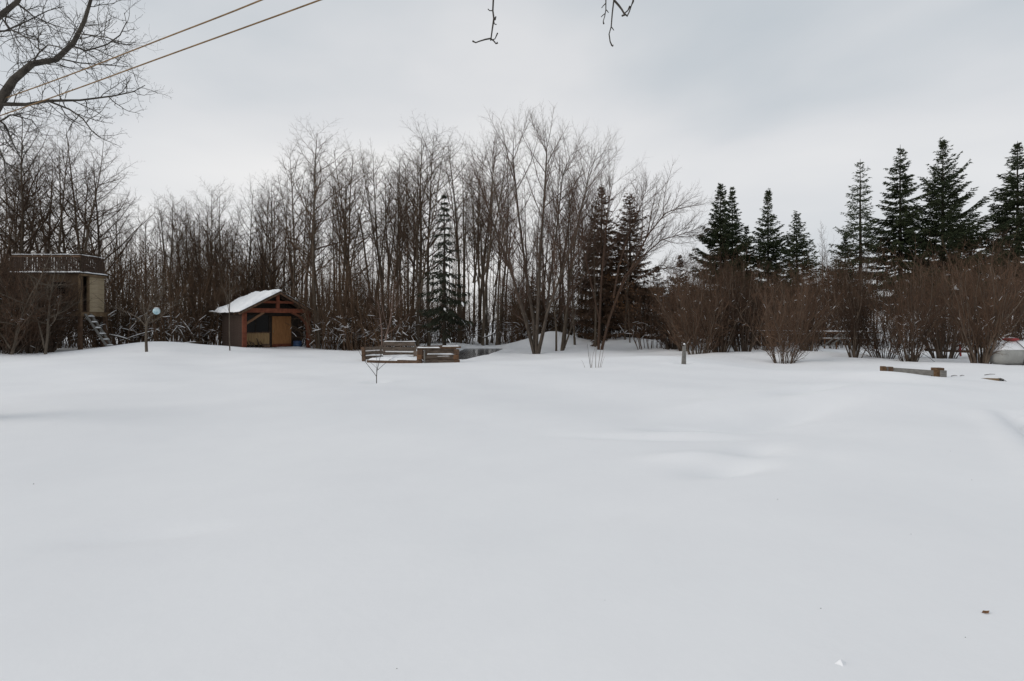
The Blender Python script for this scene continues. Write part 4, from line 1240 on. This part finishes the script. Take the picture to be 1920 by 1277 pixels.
# ------------------------------------------------------------------ small trees and stems in the yard
def px_plant(name, label, cat, Yd, stems, m, extra=None, group=None):
    bx = P(stems[0][0][0][0], stems[0][0][0][1], Yd)
    bz = G(bx.x, Yd)
    root = empty(name, (bx.x, Yd, bz)); o0 = Vector((bx.x, Yd, bz))
    pls, tws = [], []
    for path, r0, r1 in stems:
        pts = [P(q[0], q[1], Yd + (q[2] if len(q) > 2 else 0)) - o0 for q in path]
        if abs(path[0][1] - stems[0][0][0][1]) < 4: pts[0].z = -.08
        n = len(pts)
        pls.append((pts, [r0 + (r1 - r0) * k / (n - 1) for k in range(n)]))
    tag(root, label, cat, group)
    link('stem', tubes(name, [([pls[0]], 7)], m), root)
    if len(pls) > 1: link('twigs', tubes(name, [(pls[1:], 5)] + ([(extra, 3)] if extra else []), m), root)
    return root, pls


r_, pls = px_plant('sapling', 'small leafless sapling with a few thin twigs in front of the left plank bin', 'sapling', 14.6, [
    ([(706, 720), (706, 706), (707, 694), (710, 682), (713, 668), (715, 655)], .014, .004),
    ([(706, 706), (698, 695, .1), (686, 680, .2), (676, 664, .2), (668, 650, .25), (664, 638, .3)], .009, .003),
    ([(708, 694), (718, 685, -.1), (727, 678, -.2), (734, 671, -.2)], .008, .003),
    ([(708, 692), (700, 684, -.2), (690, 676, -.3), (683, 670, -.3)], .005, .002),
    ([(706, 697), (707, 680, .2), (704, 660, .3), (708, 640, .4)], .006, .002),
    ([(712, 672), (720, 656, .1), (722, 640, .2)], .005, .002),
    ([(672, 658, .2), (671, 648, .2)], .003, .0015), ([(729, 676, -.2), (740, 670, -.3)], .003, .0015)], M['near_bark'])
sb = link('snow', tubes('tip_snow', [([([P(732, 672, 14.4) - r_.location, P(734, 671, 14.4) - r_.location, P(736.5, 671, 14.4) - r_.location], [.015, .035, .012])], 7)], M['snow_bit']), r_)

TW = dict(levels=2, seg=[5, 4, 2], wob=[0.1, 0.12, 0.2], up=[0.0, 0.06, 0.05], taper=[0.3, 0.3, 0.5], n=[10, 6], t0=[0.2, 0.1], ang=[40, 40], lr=[0.5, 0.4],
          shape=[0.4, 0.3], rmin=[0, 0.007, 0.005], rl=[0, 0.009, 0.008])


def yard_tree(name, label, Yd, stems, seed, m, ncld=1.0, cat='tree'):
    bx = P(stems[0][0][0][0], 0, Yd); bz = G(bx.x, Yd)
    root = empty(name, (bx.x, Yd, bz)); o0 = Vector((bx.x, Yd, bz))
    random.seed(seed)
    o = {0: [], 1: [], 2: []}
    for path, r0, r1 in stems:
        pts = [P(q[0], q[1], Yd + (q[2] if len(q) > 2 else 0)) - o0 for q in path]
        if path is stems[0][0]: pts[0].z = -.08
        n = len(pts); rad = [r0 + (r1 - r0) * k / (n - 1) for k in range(n)]
        o[0].append((pts, rad))
        L = sum((pts[k + 1] - pts[k]).length for k in range(n - 1))
        cf = dict(TW); cf['n'] = [int(10 * ncld), 6]
        side(o, pts, rad, L, 0, cf)
    tag(root, label, cat)
    link('trunk', tubes(name, [(o[0], 6)], m), root)
    link('crown', tubes(name, [(o[1], 4), (o[2], 3)], m), root)
    return root


yard_tree('young_tree', 'young bare tree with spreading twigs holding the pale blue ball', 27.0, [
    ([(275, 655), (274, 640), (274, 618), (275, 605), (272, 590), (268, 565), (262, 540)], .07, .01),
    ([(275, 606), (284, 590, -.2), (296, 570, -.4), (305, 545, -.5), (312, 520, -.5)], .04, .008),
    ([(274, 612), (262, 598, .3), (245, 588, .5), (228, 582, .6), (216, 575, .6)], .03, .007),
    ([(273, 600), (280, 575, .5), (285, 550, .8), (286, 525, 1)], .03, .007),
    ([(275, 607), (300, 596, .2), (320, 575, .4), (345, 563, .5)], .03, .007)], 51, M['pale_bark'], .8)
o = P(293.5, 583.5, 26.6)
bpy_ball = MB()
n, VV, FF = 16, [], []
for j in range(11):
    a_ = math.pi * j / 10
    for k in range(n): VV.append((.165 * math.sin(a_) * math.cos(k * 6.283 / n), .165 * math.sin(a_) * math.sin(k * 6.283 / n), .17 * math.cos(a_)))
for j in range(10):
    for k in range(n): FF.append((j * n + k, (j + 1) * n + k, (j + 1) * n + (k + 1) % n, j * n + (k + 1) % n))
rb = empty('hanging_ball', o); tag(rb, 'pale blue and white ball hanging in the young bare tree left of the shed', 'ball')
link('ball', mk_mesh('ball', np.array(VV), FF, None, M['ball'], True), rb)
link('snow_cap', tubes('ball_snow', [([([Vector((0, 0, .14)), Vector((0, 0, .165)), Vector((0, 0, .185))], [.12, .09, .01])], 12)], M['snow_bit']), rb)
link('cord', tubes('cord', [([([Vector((0, 0, .2)), Vector((0, 0, .45))], [.006, .006])], 4)], M['black']), rb)
yard_tree('young_tree', 'thin young bare tree with upright twigs in front of the shed left wall', 28.5, [
    ([(431, 650), (430, 620), (430, 590), (431, 560), (430, 535), (431, 505)], .032, .006),
    ([(430, 557), (442, 547, .2), (455, 540, .3)], .014, .005), ([(430, 562), (422, 548, -.2), (414, 535, -.3)], .014, .005)], 52, M['pale_bark'], .45)
yard_tree('young_tree', 'slim leaning bare tree with fan of twigs behind the back boards of the left bin', 29.0, [
    ([(720, 650), (724, 630), (731, 605), (735, 580), (736, 560), (740, 530)], .055, .012),
    ([(716, 650), (716, 620, .3), (712, 590, .5), (708, 560, .6)], .05, .01),
    ([(735, 583), (746, 570, -.2), (756, 556, -.3)], .02, .006)], 53, M['rosy_bark'], .8)
yard_tree('leaning_tree', 'pale slanting trunk crossing the dark wood right of the shed', 36.0, [
    ([(716, 648), (700, 600), (690, 520), (680, 440), (672, 400)], .10, .04)], 54, M['pale_bark'], .5)

random.seed(17)
stems = [([(1108, 692), (1104, 668), (1101, 644)], .012, .004), ([(1109, 692), (1112, 665), (1116, 650)], .008, .003), ([(1117, 692), (1117, 668), (1118, 648)], .012, .004),
         ([(1121, 692), (1125, 665), (1127, 645)], .011, .004), ([(1124, 692), (1129, 670), (1132, 652)], .010, .004), ([(1126, 691), (1130, 678), (1134, 668)], .006, .002),
         ([(1098, 691), (1094, 682), (1090, 674)], .006, .002), ([(1110, 692), (1107, 672), (1106, 660)], .007, .003)]
px_plant('bare_stems', 'cluster of thin bare stems poking up from the snow in the middle of the yard', 'plant', 20.0, stems, M['twig_red'])
# forked stake
r_ = empty('split_stake', P(1282, 686, 20.9)); tag(r_, 'weathered split wooden stake standing alone in the snow before the hedge', 'stake')
r_.location.z = G(r_.location.x, 20.9)
o0 = r_.location
for (a_, b_, c_, d_, wd) in [(1279, 686, 1282, 649, .075), (1285, 686, 1284.5, 646, .06), (1282.3, 684, 1283, 655, .05)]:
    p_, q_ = P(a_, b_, 20.9) - o0, P(c_, d_, 20.9) - o0
    p_.z = -.1
    MB().beam(p_, q_, wd, wd * .9, (0, 1, 0)).build('split_piece', M['timber_grey'], r_, .006)
link('snow_cap', tubes('stake_snow', [([([P(1283, 646, 20.9) - o0, P(1283.3, 643.5, 20.9) - o0], [.05, .02])], 6)], M['snow_bit']), r_)

# ------------------------------------------------------------------ rail fence behind the hedge
fy = 34.5
fr = empty('rail_fence', P(1370, 640, fy)); fr.location.z = G(fr.location.x, fy)
tag(fr, 'rough wooden rail fence with snow on its top rail, seen between the hedge bushes', 'fence')
o0 = fr.location
def FP(px, z, dy=0): return Vector(((px - 960) * fy / F - o0.x, dy, z))
for px in (1375, 1425, 1480, 1546, 1568, 1594, 1640):
    MB().beam(FP(px, -.2), FP(px, 1.45 if px == 1546 else 1.1), .07, .07).build('post', M['brown_timber'], fr)
MB().beam(FP(1355, 1.12, -.06), FP(1648, 1.02, -.06), .05, .10).build('top_rail', M['rust_wood'], fr)
link('snow', tubes('rail_snow', [([([FP(1355, 1.18, -.06), FP(1450, 1.15, -.06), FP(1548, 1.115, -.06), FP(1648, 1.085, -.06)], [.03, .04, .045, .03])], 6)], M['snow_bit']), fr)
MB().beam(FP(1535, .62, -.06), FP(1648, .55, -.06), .05, .08).build('lower_rail', M['rust_wood'], fr)
link('snow', tubes('rail_snow', [([([FP(1535, .67, -.06), FP(1590, .65, -.06), FP(1648, .60, -.06)], [.02, .03, .02])], 6)], M['snow_bit']), fr)
for (a_, b_) in ((1540, 1572), (1552, 1585), (1600, 1575)):
    MB().beam(FP(a_, .1, -.12), FP(b_, .98, -.12), .05, .07).build('brace', M['timber_grey'], fr)
# grey sheet wall of a small outbuilding far behind
ob = empty('outbuilding', (25.5, 43.5, 0.0))
tag(ob, 'plain blue grey outbuilding glimpsed through the hedge behind the rail fence', 'shed')
MB().box(-1.3, 1.3, 0, 3, -.1, 2.6).build('wall', M['metal_grey'], ob)
MB().hexa([(-1.5, -.2, 2.603), (1.5, -.2, 2.603), (1.5, 3.2, 2.9), (-1.5, 3.2, 2.9), (-1.5, -.2, 2.70), (1.5, -.2, 2.70), (1.5, 3.2, 3.0), (-1.5, 3.2, 3.0)]).build('roof', M['snow_bit'], ob)
# low log rail behind the right bushes with small red post
lr_ = empty('log_rail', P(1740, 660, 26.5)); lr_.location.z = G(lr_.location.x, 26.5); o0 = lr_.location
tag(lr_, 'low snow-dusted log rail with a red post behind the hedge left of the tank', 'rail')
link('log', tubes('log', [([([P(1735, 655, 26.8) - o0, P(1780, 657, 26.8) - o0, P(1822, 659, 26.8) - o0], [.09, .085, .08])], 8)], M['rust_wood']), lr_)
link('snow', tubes('log_snow', [([([P(1735, 652, 26.75) - o0, P(1780, 654, 26.75) - o0, P(1822, 656, 26.75) - o0], [.04, .05, .04])], 6)], M['snow_bit']), lr_)
MB().beam(P(1801, 668, 26.6) - o0, P(1800, 646, 26.6) - o0, .06, .06).build('post', M['red_paint'], lr_)

# ------------------------------------------------------------------ propane tank
ty_ = 21.8
tk = empty('gas_tank', (21.2, ty_, G(20.5, ty_))); tag(tk, 'white cylindrical gas tank with snow on top and red domed lid at the right edge', 'tank')
n, VV, FF = 28, [], []
rt = .46; prof = []
for j in range(7):
    a_ = math.pi / 2 * j / 6; prof.append((-1.35 - rt * .9 * math.cos(a_), rt * math.sin(a_)))
for j in range(7):
    a_ = math.pi / 2 * j / 6; prof.append((1.6 + rt * .9 * math.sin(a_), rt * math.cos(a_)))
for (xx, rr) in prof:
    for k in range(n): VV.append((xx, rr * math.cos(k * 6.283 / n), rt + rr * math.sin(k * 6.283 / n)))
for j in range(len(prof) - 1):
    for k in range(n): FF.append((j * n + k, j * n + (k + 1) % n, (j + 1) * n + (k + 1) % n, (j + 1) * n + k))
link('tank_body', mk_mesh('tank_body', np.array(VV), FF, None, M['tank'], True), tk)
VV, FF = [], []
nu, nv = 40, 14
for i_ in range(nu):
    xx = -1.72 + 3.6 * i_ / (nu - 1)
    e_ = min(1, min(i_, nu - 1 - i_) / 6) ** .5
    for k in range(nv):
        a_ = R(20) + R(140) * k / (nv - 1)
        tt = min(k, nv - 1 - k) / 4
        off = .01 + .05 * min(1, tt) ** .6 * e_ * (1 + .15 * math.sin(xx * 6))
        rr = rt if abs(xx) < 1.3 else rt * math.sqrt(max(0.05, 1 - ((abs(xx + (-.0 if xx < 0 else -.25)) - 1.35) / .42) ** 2 if (xx < -1.35 or xx > 1.6) else 1))
        VV.append((xx, (rr + off) * math.cos(a_), rt + (rr + off) * math.sin(a_)))
for i_ in range(nu - 1):
    for k in range(nv - 1): FF.append((i_ * nv + k, (i_ + 1) * nv + k, (i_ + 1) * nv + k + 1, i_ * nv + k + 1))
link('snow', mk_mesh('tank_snow', np.array(VV), FF, None, M['snow_bit'], True), tk)
lx = (1893 - 960) * ty_ / F - 21.2
dome = [(.0, .0), (.10, .0), (.24, .05), (.27, .08), (.23, .12), (.12, .15), (.0, .16)]
n, VV, FF = 24, [], []
for a_, b_ in dome:
    for k in range(n): VV.append((lx + a_ * math.cos(k * 6.283 / n), -.05 + a_ * math.sin(k * 6.283 / n), 2 * rt + .03 + b_))
for j in range(len(dome) - 1):
    for k in range(n): FF.append((j * n + k, j * n + (k + 1) % n, (j + 1) * n + (k + 1) % n, (j + 1) * n + k))
ld = link('lid', mk_mesh('lid', np.array(VV), FF, None, M['red_paint'], True), tk)
link('snow', tubes('lid_snow', [([([Vector((lx, -.05, 2 * rt + .13)), Vector((lx, -.05, 2 * rt + .18)), Vector((lx, -.05, 2 * rt + .20))], [.17, .13, .02])], 16)], M['snow_bit']), ld)
link('neck', tubes('neck', [([([Vector((lx, -.05, 2 * rt - .05)), Vector((lx, -.05, 2 * rt + .05))], [.09, .09])], 12)], M['tank']), tk)
cp = [Vector((lx, -.30, 2 * rt + .03)), Vector((lx + .05, -.42, 2 * rt - .10)), Vector((lx + .12, -.52, rt + .2)), Vector((lx + .13, -.52, rt - .1)), Vector((lx + .10, -.46, .0))]
link('strap', tubes('strap', [([(cp, [.014] * 5)], 6)], M['black']), tk)

# ------------------------------------------------------------------ timber kerb and half-buried pole on the right
ky = 16.4
kb = empty('timber_kerb', P(1711, 704, ky)); kb.location.z = 0; o0 = Vector(kb.location)
tag(kb, 'half-buried grey timber garden kerb with brown block ends in the snow', 'garden edging')
MB().beam(P(1655, 693, ky + .55) - o0, P(1769, 701, ky - .1) - o0, .09, .17).build('timber', M['timber_grey'], kb, .008)
for (a_, b_, wd, y_) in ((1656, 692, .125, ky + .5), (1669, 693, .11, ky + .45)):
    p_ = P(a_, b_, y_) - o0
    MB().box(p_.x - wd / 2, p_.x + wd / 2, p_.y - .07, p_.y + .07, p_.z - .3, p_.z + .09).build('block', M['end_grain'] if a_ == 1656 else M['rust_wood'], kb, .008)
p_ = P(1761, 696, ky - .1) - o0
MB().box(p_.x - .12, p_.x + .13, p_.y - .04, p_.y + .18, p_.z - .3, p_.z + .10).build('block', M['end_grain'], kb, .01)
MB().box(p_.x - .02, p_.x + .155, p_.y - .10, p_.y - .043, p_.z - .3, p_.z + .03).build('block', M['timber_grey'], kb, .008)
pl_ = empty('buried_pole', P(1874, 717, 15.0)); o0 = Vector(pl_.location)
tag(pl_, 'brown pole end with a hooked wire sticking out of the snow at the far right', 'pole')
link('pole', tubes('pole', [([([P(1820, 712, 16.2) - o0, P(1850, 713.5, 15.6) - o0, P(1876, 715.5, 15.0) - o0, P(1878, 716, 14.97) - o0], [.04, .075, .095, .085])], 10)], M['hut_beam']), pl_)
link('split_end', tubes('split_end', [([([P(1874, 710, 14.95) - o0, P(1880, 712, 14.9) - o0, P(1883, 719, 14.9) - o0], [.03, .035, .02])], 6)], M['black']), pl_)
link('wire', tubes('wire', [([([P(1872, 709, 14.9) - o0, P(1884, 713, 14.8) - o0, P(1893, 720, 14.7) - o0, P(1897, 720.5, 14.7) - o0], [.009, .008, .008, .008])], 5), ([([P(1880, 716, 14.9) - o0, P(1889, 719, 14.8) - o0], [.01, .007])], 5)], M['timber_grey']), pl_)
# short twigs lying between kerb and pole
for (a_, b_, c_, d_, lb) in [(1783, 706, 1795, 704, 'short dark twig lying on the snow just right of the timber kerb'), (1800, 705, 1808, 706, 'tiny twig on the snow midway between kerb and pole'),
                             (1846, 703, 1866, 705, 'thin dark twig on the snow behind the buried pole'), (1729, 662, 1757, 682, 'long thin stick leaning in the snow behind the timber kerb')]:
    Ya = 22.5 if a_ == 1729 else 16.6
    p_, q_ = P(a_, b_, Ya), P(c_, d_, Ya - .1)
    if a_ != 1729:
        p_.z = G(p_.x, p_.y) + .01; q_.z = G(q_.x, q_.y) + .03
    o = link('fallen_twig', tubes('twig', [([([p_ - p_, (q_ - p_) * .5 + Vector((0, 0, .015)), q_ - p_], [.012, .01, .006])], 5)], M['near_bark'])); o.location = p_
    tag(o, lb, 'twig', 'twigs lying on the snow')


def on_snow(px, py):
    """world point where the view ray through a pixel meets the snow"""
    Ya = 2.0
    while Ya < 60:
        q = P(px, py, Ya)
        if q.z <= G(q.x, q.y): return Vector((q.x, q.y, G(q.x, q.y)))
        Ya += .01
    return P(px, py, 30)


p_ = on_snow(1848, 1150)
VV = [(-.03, 0, .004), (-.01, .012, .016), (.015, .014, .012), (.032, .002, .02), (.012, -.012, .006), (-.012, -.012, .008), (0, 0, .004)]
FF = [(6, 0, 1), (6, 1, 2), (6, 2, 3), (6, 3, 4), (6, 4, 5), (6, 5, 0)]
o = link('fallen_leaf', mk_mesh('leaf', np.array(VV), None, FF, M['dry_leaf'])); o.location = p_
o.scale = (.75, .75, .75)
tag(o, 'single curled brown leaf on the near snow at the lower right', 'leaf')
SPK = [(1576, 1246, .022, 'snow'), (1458, 937, .008, 0), (1539, 1141, .006, 0), (1822, 900, .007, 0), (1708, 1002, .006, 0), (1810, 1196, .005, 0), (63, 908, .012, 0), (744, 1255, .005, 0), (1134, 1126, .004, 0), (1782, 846, .006, 0)]
SL = ['tiny seed speck on the snow right of the middle', 'dark seed speck on the near snow left of the curled leaf', 'small bud scale on the snow below the trodden path', 'tiny grey speck on the snow above the curled leaf',
      'tiny speck on the snow just below the curled leaf', 'small dark speck far left on the open snow', 'tiny speck near the bottom of the snow left of the middle', 'minute speck low in the middle of the snow', 'tiny speck close to the trodden path']
k = 0
for a_, b_, r_, kd in SPK:
    if not kd: r_ *= .6
    p_ = on_snow(a_, b_)
    VV = [(r_ * 1.2, 0, .0), (0, r_, .0), (-r_ * 1.3, 0, .0), (0, -r_, .0), (0, 0, r_ * .9), (r_ * .5, r_ * .3, r_ * .6)]
    FF = [(0, 1, 5), (1, 4, 5), (4, 0, 5), (1, 2, 4), (2, 3, 4), (3, 0, 4)]
    o = link('snow_clod' if kd else 'seed_speck', mk_mesh('speck', np.array(VV), None, FF, M['snow_bit'] if kd else M['near_bark'])); o.location = p_
    if kd: tag(o, 'small clod of snow at the bottom of the picture', 'snow clod')
    else:
        tag(o, SL[k], 'seed', 'specks on the snow'); k += 1
